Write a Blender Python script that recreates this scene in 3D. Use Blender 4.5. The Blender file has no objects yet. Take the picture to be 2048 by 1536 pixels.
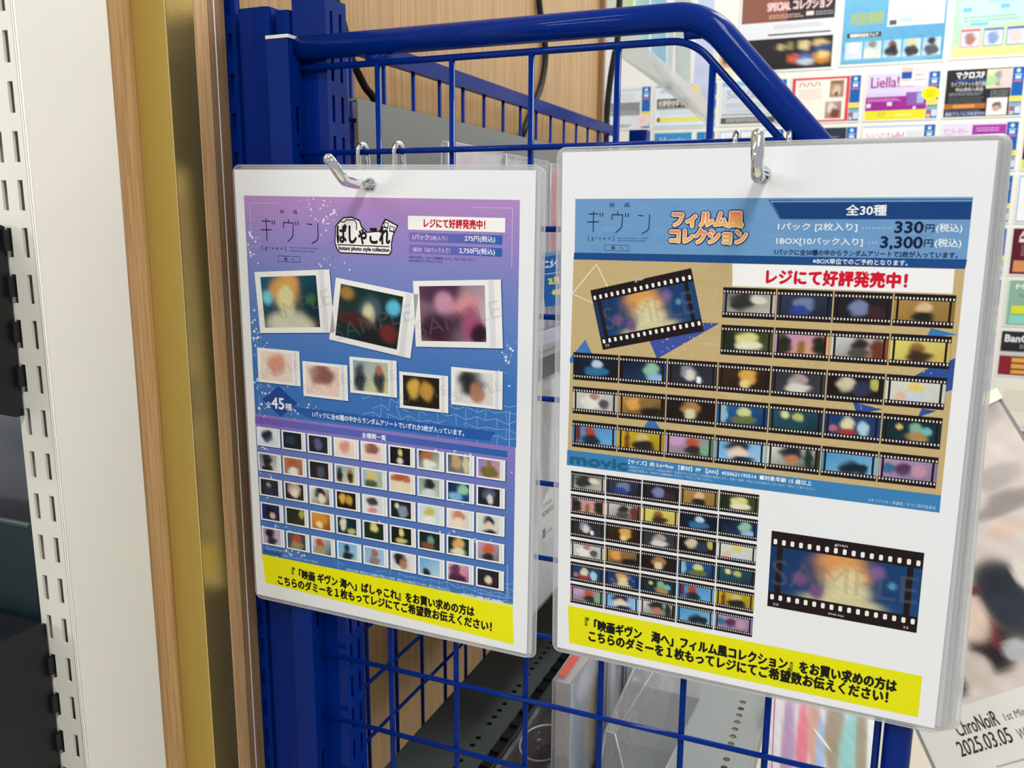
import bpy, math, random
from mathutils import Vector, Matrix
from mathutils.geometry import tessellate_polygon

# ---------------------------------------------------------------- camera, world, lights, exposure
sc = bpy.context.scene
C = sc.collection
YAW, PITCH, ROLL, FPX = -0.39695633, 0.19057407, -0.00582259, 1719.12
def cam_axes():
    f = Vector((math.sin(YAW)*math.cos(PITCH), math.cos(YAW)*math.cos(PITCH), -math.sin(PITCH)))
    r = Vector((math.cos(YAW), -math.sin(YAW), 0)); d = f.cross(r)
    return math.cos(ROLL)*r+math.sin(ROLL)*d, -math.sin(ROLL)*r+math.cos(ROLL)*d, f
AR, AD, AF = cam_axes()
cam_data = bpy.data.cameras.new('camera'); cam = bpy.data.objects.new('camera', cam_data); C.objects.link(cam)
cam_data.sensor_width = 36; cam_data.lens = 36*FPX/2048; cam_data.clip_start = 0.01; cam_data.clip_end = 50
cam.matrix_world = Matrix(((AR.x, -AD.x, -AF.x, 0), (AR.y, -AD.y, -AF.y, 0), (AR.z, -AD.z, -AF.z, 0), (0, 0, 0, 1)))
cam_data.dof.use_dof = True; cam_data.dof.focus_distance = 0.54; cam_data.dof.aperture_fstop = 17.0
sc.camera = cam
sc.view_settings.view_transform = 'Standard'; sc.view_settings.look = 'None'
sc.view_settings.exposure = -0.14; sc.view_settings.gamma = 1.0; sc.view_settings.use_curve_mapping = False
world = bpy.data.worlds.new('shop_air'); sc.world = world; world.use_nodes = True
bg = world.node_tree.nodes['Background']; bg.inputs[0].default_value = (0.93, 0.96, 1.0, 1); bg.inputs[1].default_value = 0.50
def area(name, loc, rot, sx, sy, power, col=(1, 0.985, 0.95)):
    l = bpy.data.lights.new(name, 'AREA'); l.shape = 'RECTANGLE'; l.size = sx; l.size_y = sy; l.energy = power; l.color = col
    o = bpy.data.objects.new(name, l); C.objects.link(o); o.location = loc; o.rotation_euler = rot; return o
area('ceiling_lamp_front', (0.45, -0.75, 1.33), (math.radians(10), 0, 0), 0.30, 1.2, 27)
area('ceiling_lamp_aisle', (0.35, 1.3, 1.36), (0, 0, 0), 0.25, 1.3, 22)
area('ceiling_lamp_wall', (0.5, 2.0, 1.36), (math.radians(28), 0, 0), 1.6, 0.25, 15)
area('ceiling_lamp_left', (-1.2, -1.0, 1.36), (math.radians(25), math.radians(-20), 0), 1.5, 0.10, 15)
area('ceiling_lamp_distant', (-5.2, -6.8, 1.5), (math.radians(80), 0, math.radians(-37)), 3.0, 0.26, 110)

def P(px, py, X=None, Y=None, Z=None):      # the point of a plane that a direction of view meets
    d = AR*((px-1024)/FPX)+AD*((py-768)/FPX)+AF
    if X is not None: return d*(X/d.x)
    if Y is not None: return d*(Y/d.y)
    return d*(Z/d.z)

# ---------------------------------------------------------------- materials
def lin(h):
    h = h.lstrip('#'); o = []
    for i in (0, 2, 4):
        v = int(h[i:i+2], 16)/255; o.append(v/12.92 if v <= 0.04045 else ((v+0.055)/1.055)**2.4)
    return tuple(o)
def mat(name, col='888888', rough=0.5, metal=0.0, coat=0.0, coat_rough=0.1, spec=0.5, bump=0.0, bscale=200, vary=0.0, alpha=1.0, trans=0.0, ior=1.45):
    m = bpy.data.materials.new(name); m.use_nodes = True; nt = m.node_tree; b = nt.nodes['Principled BSDF']
    b.inputs['Base Color'].default_value = (*lin(col), 1); b.inputs['Roughness'].default_value = rough
    b.inputs['Metallic'].default_value = metal; b.inputs['Coat Weight'].default_value = coat
    b.inputs['Coat Roughness'].default_value = coat_rough; b.inputs['Specular IOR Level'].default_value = spec
    b.inputs['Alpha'].default_value = alpha; b.inputs['Transmission Weight'].default_value = trans; b.inputs['IOR'].default_value = ior
    tc = nt.nodes.new('ShaderNodeTexCoord'); nz = nt.nodes.new('ShaderNodeTexNoise'); nz.inputs['Scale'].default_value = bscale; nz.inputs['Detail'].default_value = 4
    nt.links.new(tc.outputs['Object'], nz.inputs['Vector'])
    if bump:
        bp = nt.nodes.new('ShaderNodeBump'); bp.inputs['Strength'].default_value = bump; bp.inputs['Distance'].default_value = 0.001
        nt.links.new(nz.outputs['Fac'], bp.inputs['Height']); nt.links.new(bp.outputs['Normal'], b.inputs['Normal'])
        if coat: nt.links.new(bp.outputs['Normal'], b.inputs['Coat Normal'])
    if vary:
        mx = nt.nodes.new('ShaderNodeMix'); mx.data_type = 'RGBA'
        c = lin(col); mx.inputs[6].default_value = (*[v*(1-vary) for v in c], 1); mx.inputs[7].default_value = (*[min(1, v*(1+vary)) for v in c], 1)
        nt.links.new(nz.outputs['Fac'], mx.inputs[0]); nt.links.new(mx.outputs[2], b.inputs['Base Color'])
    return m
def wood(name, c1, c2, axis_scale=(60, 60, 1.6)):
    m = mat(name, c1, rough=0.42, coat=0.12, coat_rough=0.3); nt = m.node_tree; b = nt.nodes['Principled BSDF']
    tc = nt.nodes.new('ShaderNodeTexCoord'); mp = nt.nodes.new('ShaderNodeMapping'); mp.inputs['Scale'].default_value = axis_scale
    n1 = nt.nodes.new('ShaderNodeTexNoise'); n1.inputs['Scale'].default_value = 4; n1.inputs['Detail'].default_value = 8; n1.inputs['Distortion'].default_value = 0.6
    n2 = nt.nodes.new('ShaderNodeTexNoise'); n2.inputs['Scale'].default_value = 24; n2.inputs['Detail'].default_value = 3
    r = nt.nodes.new('ShaderNodeValToRGB'); r.color_ramp.elements[0].color = (*lin(c2), 1); r.color_ramp.elements[1].color = (*lin(c1), 1)
    r.color_ramp.elements[0].position = 0.32; r.color_ramp.elements[1].position = 0.62
    a = nt.nodes.new('ShaderNodeMath'); a.operation = 'MULTIPLY_ADD'; a.inputs[1].default_value = 0.35
    nt.links.new(tc.outputs['Object'], mp.inputs['Vector']); nt.links.new(mp.outputs[0], n1.inputs['Vector']); nt.links.new(mp.outputs[0], n2.inputs['Vector'])
    nt.links.new(n2.outputs['Fac'], a.inputs[0]); nt.links.new(n1.outputs['Fac'], a.inputs[2])
    s = nt.nodes.new('ShaderNodeMath'); s.operation = 'SUBTRACT'; s.inputs[1].default_value = 0.17
    nt.links.new(a.outputs[0], s.inputs[0]); nt.links.new(s.outputs[0], r.inputs[0]); nt.links.new(r.outputs[0], b.inputs['Base Color'])
    return m
def printmat(name, rough=0.35, coat=0.0, coat_rough=0.06, bump=0.0, grain=0.05):
    m = mat(name, 'ffffff', rough=rough, coat=coat, coat_rough=coat_rough, spec=0.15); nt = m.node_tree; b = nt.nodes['Principled BSDF']
    at = nt.nodes.new('ShaderNodeAttribute'); at.attribute_name = 'Col'
    tc = nt.nodes.new('ShaderNodeTexCoord'); nz = nt.nodes.new('ShaderNodeTexNoise'); nz.inputs['Scale'].default_value = 900; nz.inputs['Detail'].default_value = 3
    mr = nt.nodes.new('ShaderNodeMapRange'); mr.inputs[3].default_value = 1-grain; mr.inputs[4].default_value = 1+grain
    vm = nt.nodes.new('ShaderNodeVectorMath'); vm.operation = 'SCALE'
    nt.links.new(tc.outputs['Object'], nz.inputs['Vector']); nt.links.new(nz.outputs['Fac'], mr.inputs[0])
    nt.links.new(at.outputs['Color'], vm.inputs[0]); nt.links.new(mr.outputs[0], vm.inputs['Scale']); nt.links.new(vm.outputs[0], b.inputs['Base Color'])
    if bump:
        n2 = nt.nodes.new('ShaderNodeTexNoise'); n2.inputs['Scale'].default_value = 45; n2.inputs['Detail'].default_value = 6; n2.inputs['Roughness'].default_value = 0.7
        bp = nt.nodes.new('ShaderNodeBump'); bp.inputs['Strength'].default_value = bump; bp.inputs['Distance'].default_value = 0.002
        nt.links.new(tc.outputs['Object'], n2.inputs['Vector']); nt.links.new(n2.outputs['Fac'], bp.inputs['Height']); nt.links.new(bp.outputs['Normal'], b.inputs['Coat Normal'])
    return m
def clear(name, tint='f4f6fa', gloss=0.12, rough=0.08, haze=0.15, bump=0.5):
    m = bpy.data.materials.new(name); m.use_nodes = True; nt = m.node_tree; nt.nodes.clear()
    out = nt.nodes.new('ShaderNodeOutputMaterial'); tr = nt.nodes.new('ShaderNodeBsdfTransparent'); tr.inputs[0].default_value = (*lin(tint), 1)
    d0 = nt.nodes.new('ShaderNodeBsdfDiffuse'); d0.inputs[0].default_value = (*lin('fafbfc'), 1); d1 = nt.nodes.new('ShaderNodeBsdfTranslucent'); d1.inputs[0].default_value = (*lin('fcfcfd'), 1)
    df = nt.nodes.new('ShaderNodeMixShader'); df.inputs[0].default_value = 0.45; nt.links.new(d0.outputs[0], df.inputs[1]); nt.links.new(d1.outputs[0], df.inputs[2])
    gl = nt.nodes.new('ShaderNodeBsdfGlossy'); gl.inputs['Roughness'].default_value = rough
    lw = nt.nodes.new('ShaderNodeLayerWeight'); lw.inputs[0].default_value = 0.35
    tc = nt.nodes.new('ShaderNodeTexCoord'); nz = nt.nodes.new('ShaderNodeTexNoise'); nz.inputs['Scale'].default_value = 60; nz.inputs['Detail'].default_value = 3
    bp = nt.nodes.new('ShaderNodeBump'); bp.inputs['Strength'].default_value = bump; bp.inputs['Distance'].default_value = 0.002
    nt.links.new(tc.outputs['Object'], nz.inputs['Vector']); nt.links.new(nz.outputs['Fac'], bp.inputs['Height']); nt.links.new(bp.outputs[0], gl.inputs['Normal'])
    m1 = nt.nodes.new('ShaderNodeMixShader'); m1.inputs[0].default_value = haze; nt.links.new(tr.outputs[0], m1.inputs[1]); nt.links.new(df.outputs[0], m1.inputs[2])
    ad = nt.nodes.new('ShaderNodeMath'); ad.operation = 'MULTIPLY_ADD'; ad.inputs[1].default_value = 0.35; ad.inputs[2].default_value = gloss; ad.use_clamp = True
    nt.links.new(lw.outputs['Fresnel'], ad.inputs[0])
    m2 = nt.nodes.new('ShaderNodeMixShader'); nt.links.new(ad.outputs[0], m2.inputs[0]); nt.links.new(m1.outputs[0], m2.inputs[1]); nt.links.new(gl.outputs[0], m2.inputs[2])
    nt.links.new(m2.outputs[0], out.inputs[0]); return m

M = dict(
    blue=mat('blue_enamel', '00267a', rough=0.38, coat=0.20, coat_rough=0.025, spec=0.04, bump=0.02, bscale=500),
    whitepaint=mat('white_enamel', 'f3f0e4', rough=0.42, coat=0.15, coat_rough=0.25, bump=0.03, bscale=90, vary=0.02),
    gold=mat('gold_anodised', 'cdb45e', rough=0.42, metal=0.25, bump=0.12, bscale=2600, vary=0.05),
    goldgloss=mat('gold_polished', 'cdb168', rough=0.27, metal=0.85, bump=0.10, bscale=1800, vary=0.05),
    wood=wood('oak_veneer', 'c29c68', 'a67e50'), wood_edge=wood('oak_trim', 'd8b080', 'b98f60', (160, 160, 4)),
    wood_dark=wood('brown_trim', '9a7b57', '84664a', (200, 200, 4)),
    chrome=mat('chrome', 'e6e6e8', rough=0.07, metal=1.0), white=mat('white_plastic', 'ecebe6', rough=0.4),
    alu=mat('bright_strip', 'f2f0ec', rough=0.3), greydk=mat('grey_divider', '7a7d7c', rough=0.5, coat=0.1, bump=0.04, bscale=500), grey=mat('grey_steel', '909696', rough=0.45, coat=0.2, coat_rough=0.3, bump=0.04, bscale=500),
    greyback=mat('grey_back_panel', '8a8d96', rough=0.5), darkshelf=mat('charcoal_steel', '3d4646', rough=0.5, coat=0.2, coat_rough=0.35, bump=0.04, bscale=500),
    black=mat('black_steel', '14171a', rough=0.42), blackplastic=mat('black_plastic', '121417', rough=0.25, coat=0.4, coat_rough=0.12),
    darkpanel=mat('dark_teal_steel', '22343a', rough=0.4, coat=0.2), cable=mat('black_cable', '0e0e10', rough=0.55),
    wall=mat('white_display_wall', 'f0efe9', rough=0.6, vary=0.01), floor=mat('cream_floor', 'e3dac6', rough=0.28, vary=0.04, bscale=6),
    ceiling=mat('white_ceiling', 'ececea', rough=0.7), hole=mat('perforation', 'd8c49a', rough=0.4), holedark=mat('perforation_dark', '4a463c', rough=0.4),
    paper=mat('laminated_paper', 'eceef0', rough=0.3, coat=0.35, coat_rough=0.12, bump=0.05, bscale=40),
    paperprint=printmat('laminated_print', rough=0.45, coat=0.16, coat_rough=0.10, bump=0.10), inkprint=printmat('card_print', rough=0.35, coat=0.2, coat_rough=0.15),
    mark=clear('watermark_film', 'ffffff', 0.0, 0.4, 0.06), pouch=clear('laminate_film', 'fcfcfd', 0.05, 0.2, 0.20, 0.05),
    edge=clear('laminate_edge', 'fafaf8', 0.10, 0.15, 0.45, 0.1), clearlow=clear('thin_clear', 'e6e8ee', 0.03, 0.1, 0.03, 0.1), clear=clear('clear_case', 'f8f9fb', 0.08, 0.08, 0.22), frost=clear('hazy_acrylic', 'f2f4f4', 0.10, 0.2, 0.45),
    lamp=None)
lm = bpy.data.materials.new('lamp_diffuser'); lm.use_nodes = True
lm.node_tree.nodes['Principled BSDF'].inputs['Emission Color'].default_value = (1, 0.98, 0.95, 1); lm.node_tree.nodes['Principled BSDF'].inputs['Emission Strength'].default_value = 6
M['lamp'] = lm

# ---------------------------------------------------------------- mesh builder
class MB:
    def __init__(s): s.v = []; s.f = []; s.c = []; s.sm = []
    def add(s, vs, fs, col=None, smooth=False):
        b = len(s.v); s.v += [tuple(v) for v in vs]; s.f += [tuple(b+i for i in f) for f in fs]; s.sm += [smooth]*len(fs)
        if col is None: col = (1, 1, 1)
        s.c += (list(col) if isinstance(col, list) else [col]*len(vs)); return s
    def box(s, a, b, col=None, bev=0.0):
        (x0, y0, z0), (x1, y1, z1) = [[f(a[i], b[i]) for i in range(3)] for f in (min, max)]
        if bev <= 0:
            return s.add([(x0,y0,z0),(x1,y0,z0),(x1,y1,z0),(x0,y1,z0),(x0,y0,z1),(x1,y0,z1),(x1,y1,z1),(x0,y1,z1)],
                  [(0,3,2,1),(4,5,6,7),(0,1,5,4),(1,2,6,5),(2,3,7,6),(3,0,4,7)], col)
        bev = min(bev, (x1-x0)*.45, (y1-y0)*.45)
        pts = []
        for cx, cy, a0 in ((x1-bev, y1-bev, 0), (x0+bev, y1-bev, 90), (x0+bev, y0+bev, 180), (x1-bev, y0+bev, 270)):
            for k in range(4):
                t = math.radians(a0+30*k); pts.append((cx+bev*math.cos(t), cy+bev*math.sin(t)))
        return s.prism(pts, z0, z1, col)
    def prism(s, pts, z0, z1, col=None):        # polygon in XY pulled along Z
        n = len(pts)
        return s.add([(x, y, z0) for x, y in pts]+[(x, y, z1) for x, y in pts],
                     [tuple(range(n-1, -1, -1)), tuple(range(n, 2*n))]+[(i, (i+1) % n, n+(i+1) % n, n+i) for i in range(n)], col)
    def tube(s, path, r, seg=10, caps=True, col=None, closed=False):
        path = [Vector(p) for p in path]; n = len(path); vs = []; fs = []; up = None
        for i, p in enumerate(path):
            if closed: d = path[(i+1) % n]-path[i-1]
            else: d = (path[min(i+1, n-1)]-path[max(i-1, 0)])
            d.normalize()
            if up is None: up = d.orthogonal().normalized()
            else: up = (up-d*up.dot(d)).normalized()
            w = d.cross(up); rr = r[i] if isinstance(r, (list, tuple)) else r
            for k in range(seg):
                a = 2*math.pi*k/seg; vs.append(p+(up*math.cos(a)+w*math.sin(a))*rr)
        for i in range(n if closed else n-1):
            for k in range(seg):
                a, b = i*seg+k, i*seg+(k+1) % seg; j = (i+1) % n
                fs.append((a, b, j*seg+(k+1) % seg, j*seg+k))
        s.add(vs, fs, col, True)
        if caps and not closed:
            b = len(s.v)-n*seg; s.f.append(tuple(b+k for k in range(seg-1, -1, -1))); s.f.append(tuple(b+(n-1)*seg+k for k in range(seg))); s.sm += [False, False]
        return s
    def plate(s, O, U, V, N, outer, holes=(), th=0.001, col=None):   # 2D outline with holes, thickness th against N
        O, U, V, N = Vector(O), Vector(U), Vector(V), Vector(N)
        loops = [list(outer)]+[list(h) for h in holes]
        flat = [p for l in loops for p in l]
        tris = tessellate_polygon([[Vector((p[0], p[1], 0)) for p in l] for l in loops])
        front = [O+U*p[0]+V*p[1] for p in flat]; n = len(flat)
        vs = front+[q-N*th for q in front]; fs = []
        for t in tris:
            a, b, c = [Vector(flat[i]) for i in t]
            t = t if (b-a).cross(c-a) > 0 else t[::-1]
            if U.cross(V).dot(N) < 0: t = t[::-1]
            fs += [tuple(t), tuple(n+i for i in t[::-1])]
        b = 0
        for l in loops:
            m = len(l); fs += [(b+i, b+(i+1) % m, n+b+(i+1) % m, n+b+i) for i in range(m)]; b += m
        return s.add(vs, fs, col)

def cellplate(mb, O, U, V, N, ext, columns, th):
    """sheet with columns of holes; every hole sits in a cell of its own"""
    O, U, V, N = Vector(O), Vector(U), Vector(V), Vector(N); u0, v0, u1, v1 = ext; flip = U.cross(V).dot(N) < 0
    pt = lambda p, b=0: O+U*p[0]+V*p[1]-N*(th*b)
    def face(vs, f, b): mb.add([pt(p, b) for p in vs], [tuple(f if (flip == bool(b)) else f[::-1])])
    def rect(a, b, c, d):
        for k in (0, 1): face([(a, b), (c, b), (c, d), (a, d)], (0, 1, 2, 3), k)
    mids = [sum(p[0] for p in c[0])/len(c[0]) for c in columns]
    cuts = [u0]+[(a+b)/2 for a, b in zip(mids, mids[1:])]+[u1]
    for c, ua, ub in zip(columns, cuts, cuts[1:]):
        hs = sorted(c, key=lambda h: min(p[1] for p in h)); cs = [v0]
        for a, b in zip(hs, hs[1:]): cs.append((max(p[1] for p in a)+min(p[1] for p in b))/2)
        cs.append(v1)
        for h, va, vb in zip(hs, cs, cs[1:]):
            if len(h) == 4:
                xa, xb = min(p[0] for p in h), max(p[0] for p in h); ya, yb = min(p[1] for p in h), max(p[1] for p in h)
                rect(ua, va, xa, vb); rect(xb, va, ub, vb); rect(xa, va, xb, ya); rect(xa, yb, xb, vb)
            else:
                n = len(h); cx = sum(p[0] for p in h)/n; cy = sum(p[1] for p in h)/n; out = []
                for p in h:
                    dx, dy = p[0]-cx, p[1]-cy; t = min(((ub if dx > 0 else ua)-cx)/dx if abs(dx) > 1e-9 else 1e9, ((vb if dy > 0 else va)-cy)/dy if abs(dy) > 1e-9 else 1e9)
                    out.append((cx+dx*t, cy+dy*t))
                corners = [(ua, va), (ub, va), (ub, vb), (ua, vb)]
                for i in range(n):
                    j = (i+1) % n; poly = [h[i], out[i]]
                    for q in corners:
                        a0 = math.atan2(out[i][1]-cy, out[i][0]-cx); a1 = (math.atan2(out[j][1]-cy, out[j][0]-cx)-a0) % (2*math.pi); aq = (math.atan2(q[1]-cy, q[0]-cx)-a0) % (2*math.pi)
                        if 1e-6 < aq < a1-1e-6: poly.append(q)
                    poly += [out[j], h[j]]
                    for k in (0, 1): face(poly, tuple(range(len(poly))), k)
            n = len(h); mb.add([pt(p) for p in h]+[pt(p, 1) for p in h], [(i, (i+1) % n, n+(i+1) % n, n+i) for i in range(n)])
    b = [(u0, v0), (u1, v0), (u1, v1), (u0, v1)]
    mb.add([pt(p) for p in b]+[pt(p, 1) for p in b], [(i, (i+1) % 4, 4+(i+1) % 4, 4+i) for i in range(4)])
    return mb
WM = {}
def wmat(o): return WM.get(o.name, Matrix())
def obj(name, mb, m, parent=None, local=False, origin=None):
    vs = [Vector(v) for v in mb.v]
    if parent is not None:
        mw = wmat(parent)
        if not local:
            inv = mw.inverted(); vs = [inv @ v for v in vs]
        loc = None
    else:
        lo = [min(v[i] for v in vs) for i in range(3)]; hi = [max(v[i] for v in vs) for i in range(3)]
        loc = Vector(((lo[0]+hi[0])/2, (lo[1]+hi[1])/2, lo[2])); vs = [v-loc for v in vs]
    me = bpy.data.meshes.new(name); me.from_pydata([tuple(v) for v in vs], [], mb.f)
    ca = me.color_attributes.new('Col', 'FLOAT_COLOR', 'POINT')
    ca.data.foreach_set('color', [x for c in mb.c for x in (*c, 1.0)])
    me.polygons.foreach_set('use_smooth', mb.sm); me.materials.append(m if not isinstance(m, str) else M[m]); me.update()
    o = bpy.data.objects.new(name, me); C.objects.link(o)
    if parent is not None: o.parent = parent; WM[o.name] = wmat(parent)
    else: o.location = loc; WM[o.name] = Matrix.Translation(loc)
    return o
def thing(name, label, cat, loc=(0, 0, 0), group=None, matrix=None):
    o = bpy.data.objects.new(name, None); C.objects.link(o); o.empty_display_size = 0.02
    mw = matrix if matrix is not None else Matrix.Translation(loc)
    o.matrix_world = mw; WM[o.name] = mw.copy(); return tag(o, label, cat, group)
def tag(o, label, cat, group=None):
    o['label'] = label; o['category'] = cat
    if group: o['group'] = group
    return o
def struct(name, mb, m, label=None):
    o = obj(name, mb, m); o['kind'] = 'structure'
    if label: o['label'] = label
    return o

# text as mesh, cached in unit space
TC = {}
def glyphs(s):
    if s not in TC:
        c = bpy.data.curves.new('lettering', 'FONT'); c.body = s; c.size = 1; c.resolution_u = 3
        o = bpy.data.objects.new('lettering', c); C.objects.link(o)
        me = bpy.data.meshes.new_from_object(o.evaluated_get(bpy.context.evaluated_depsgraph_get()))
        vs = [(v.co.x, v.co.y) for v in me.vertices]; fs = [tuple(p.vertices) for p in me.polygons]
        bpy.data.objects.remove(o); bpy.data.curves.remove(c); bpy.data.meshes.remove(me)
        x0 = min(v[0] for v in vs); x1 = max(v[0] for v in vs); y0 = min(v[1] for v in vs); y1 = max(v[1] for v in vs)
        TC[s] = ([((x-x0)/max(1e-6, x1-x0), (y1-y)/max(1e-6, y1-y0)) for x, y in vs], fs)
    return TC[s]
class Print:                                     # flat print in mm: x right, y down, z layer
    def __init__(s, ox=0, oy=0): s.mb = MB(); s.k = 0; s.ox = ox; s.oy = oy
    def pt(s, x, y, k): return ((x+s.ox)/1000, -(y+s.oy)/1000, k*0.00003+0.00003)
    def poly(s, pts, col, k=1):
        cols = [lin(c) for c in col] if isinstance(col, list) else lin(col)
        a = sum(pts[i][0]*pts[(i+1) % len(pts)][1]-pts[(i+1) % len(pts)][0]*pts[i][1] for i in range(len(pts)))
        if a > 0:
            pts = pts[::-1]
            if isinstance(cols, list): cols = cols[::-1]
        s.mb.add([s.pt(x, y, k) for x, y in pts], [tuple(range(len(pts)))], cols)
    def rect(s, x0, y0, x1, y1, col, k=1): s.poly([(x0, y0), (x1, y0), (x1, y1), (x0, y1)], col, k)
    def disc(s, x, y, r, col, k=1, n=10, ry=None): s.poly([(x+r*math.cos(2*math.pi*i/n), y+(ry or r)*math.sin(2*math.pi*i/n)) for i in range(n)], col, k)
    def line(s, pts, w, col, k=1):
        for (ax, ay), (bx, by) in zip(pts, pts[1:]):
            d = math.hypot(bx-ax, by-ay) or 1; nx, ny = -(by-ay)/d*w/2, (bx-ax)/d*w/2; ex, ey = (bx-ax)/d*w*.3, (by-ay)/d*w*.3
            s.poly([(ax+nx-ex, ay+ny-ey), (bx+nx+ex, by+ny+ey), (bx-nx+ex, by-ny+ey), (ax-nx-ex, ay-ny-ey)], col, k)
    def burst(s, x, y, r, col, k=1, n=16, ry=None):
        ry = ry or r; s.poly([(x+(r if i % 2 else r*.86)*math.cos(math.pi*i/n), y+(ry if i % 2 else ry*.86)*math.sin(math.pi*i/n)) for i in range(2*n)], col, k)
    def text(s, t, x0, y0, x1, y1, col, k=3, bold=0.0, rot=0.0, grad=None, ring=0):
        gv, gf = glyphs(t); offs = [(0, 0)]
        if bold: offs = [(bold*math.cos(a*math.pi/4), bold*math.sin(a*math.pi/4)) for a in range(0, 8, 1 if ring else 2)]
        cr, sr = math.cos(rot), math.sin(rot); cx, cy = (x0+x1)/2, (y0+y1)/2
        for n, (ox, oy) in enumerate(offs):
            vs = []
            for u, v in gv:
                x, y = x0+(x1-x0)*u+ox-cx, y0+(y1-y0)*v+oy-cy
                vs.append(s.pt(cx+x*cr-y*sr, cy+x*sr+y*cr, k+n*0.02))
            cols = lin(col)
            if grad:
                a, b = lin(col), lin(grad); cols = [tuple(a[i]*(1-v)+b[i]*v for i in range(3)) for u, v in gv]
            s.mb.add(vs, gf, cols)
    def picture(s, quad, spec, k=2, nx=20, ny=16, soft=6):  # soft unfocused colour field; quad TL TR BR BL
        (c0, c1, blobs) = spec; c0, c1 = lin(c0), lin(c1); bl = [(b[0], b[1], b[2], b[3], lin(b[4])) for b in blobs]
        vs = []; cols = []
        for j in range(ny+1):
            for i in range(nx+1):
                u, v = i/nx, j/ny
                x = (quad[0][0]*(1-u)+quad[1][0]*u)*(1-v)+(quad[3][0]*(1-u)+quad[2][0]*u)*v
                y = (quad[0][1]*(1-u)+quad[1][1]*u)*(1-v)+(quad[3][1]*(1-u)+quad[2][1]*u)*v
                t = 0.5*u+0.5*v; c = [c0[q]*(1-t)+c1[q]*t for q in range(3)]
                for bx, by, rx, ry, bc in bl:
                    d = ((u-bx)/rx)**2+((v-by)/ry)**2; d += .35*math.sin(9*u+bx*20+4*v)*math.cos(8*v+by*17-3*u); w = 1/(1+math.exp(min(40, (d-1)*soft)))
                    c = [c[q]*(1-w)+bc[q]*w for q in range(3)]
                g_ = 1+.05*math.sin(31*u+17*v+9*math.sin(7*v))*math.cos(27*v-13*u)+.03*math.sin(53*u-41*v)
                vs.append(s.pt(x, y, k)); cols.append(tuple(max(0, q*g_) for q in c))
        s.mb.add(vs, [(j*(nx+1)+i, (j+1)*(nx+1)+i, (j+1)*(nx+1)+i+1, j*(nx+1)+i+1) for j in range(ny) for i in range(nx)], cols)
    def out(s, name, parent, m='paperprint'): return obj(name, s.mb, m, parent, local=True)

def rrect(x0, y0, x1, y1, r, n=6):
    pts = []
    for cx, cy, a0 in ((x1-r, y1-r, 0), (x0+r, y1-r, 90), (x0+r, y0+r, 180), (x1-r, y0+r, 270)):
        for k in range(n+1):
            t = math.radians(a0+90*k/n); pts.append((cx+r*math.cos(t), cy+r*math.sin(t)))
    return pts
def circ(x, y, r, n=16): return [(x+r*math.cos(2*math.pi*i/n), y+r*math.sin(2*math.pi*i/n)) for i in range(n)]
def bend(p, c, q, r, n=8):                        # rounded corner p-c-q
    p, c, q = Vector(p), Vector(c), Vector(q); a = (p-c).normalized(); b = (q-c).normalized(); out = []
    ang = a.angle(b); d = r/math.tan(ang/2); s0, s1 = c+a*d, c+b*d
    ctr = c+(a+b).normalized()*(r/math.sin(ang/2))
    v0, v1 = s0-ctr, s1-ctr; tot = v0.angle(v1)
    for k in range(n+1):
        t = k/n; out.append(ctr+(v0*math.sin((1-t)*tot)+v1*math.sin(t*tot))/math.sin(tot))
    return out
def slots(u, w, v_top, v_end, pitch, h):          # rectangular slots in a column
    o = []; v = v_top
    while v-h > v_end: o.append([(u-w/2, v-h), (u+w/2, v-h), (u+w/2, v), (u-w/2, v)]); v -= pitch
    return o

# ---------------------------------------------------------------- the setting
FZ, CZ = -1.30, 1.45
struct('floor', MB().box((-1.6, -1.6, FZ-0.02), (2.2, 2.9, FZ)), 'floor')
struct('ceiling', MB().box((-1.6, -1.6, CZ), (2.2, 2.9, CZ+0.03)), 'ceiling')
struct('wall_far', MB().box((-1.6, 2.702, FZ), (2.2, 2.76, CZ)), 'wall', 'white display wall covered with announcement cards')
struct('wall_left', MB().box((-0.47, 0.405, FZ), (-0.4302, 1.372, CZ)), 'wood', 'oak veneer back wall behind the blue wire rack')
o = struct('trim_1', MB().box((-0.447, 0.3965, FZ), (-0.4275, 0.4233, CZ), bev=0.006), 'wood_edge', 'rounded oak trim beside the white slotted post')
t = thing('corner_trim', 'gold metal corner trim running between two oak strips', 'trim', (-0.42, 0.43, FZ)); t['kind'] = 'structure'
t.name = 'trim_2'; WM['trim_2'] = WM.get('corner_trim'); del t['category']
obj('matte_face', MB().box((-0.4300, 0.4236, FZ), (-0.4052, 0.4246, CZ)), 'gold', t)
obj('polished_face', MB().box((-0.4054, 0.4249, FZ), (-0.4044, 0.4476, CZ)), 'goldgloss', t)
obj('fold_edge', MB().tube([(-0.4049, 0.4242, FZ), (-0.4049, 0.4242, CZ)], 0.0006, 8), mat('gold_edge', 'e6cf8a', rough=0.3, metal=0.7), t)
struct('trim_3', MB().box((-0.43, 0.4480, FZ), (-0.4044, 0.4608, CZ), bev=0.0008), 'wood_edge', 'narrow oak strip right of the gold trim')
struct('trim_4', MB().box((-0.43, 0.4612, FZ), (-0.4050, 0.4665, CZ)), 'wood_dark', 'thin brown strip beside the bright line')
struct('trim_5', MB().box((-0.43, 0.4667, FZ), (-0.4050, 0.4677, CZ)), 'alu', 'thin bright metal line between brown strips')
struct('trim_6', MB().box((-0.43, 0.4679, FZ), (-0.4052, 0.4770, CZ)), 'wood_dark', 'brown strip left of the blue slotted post')

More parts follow.
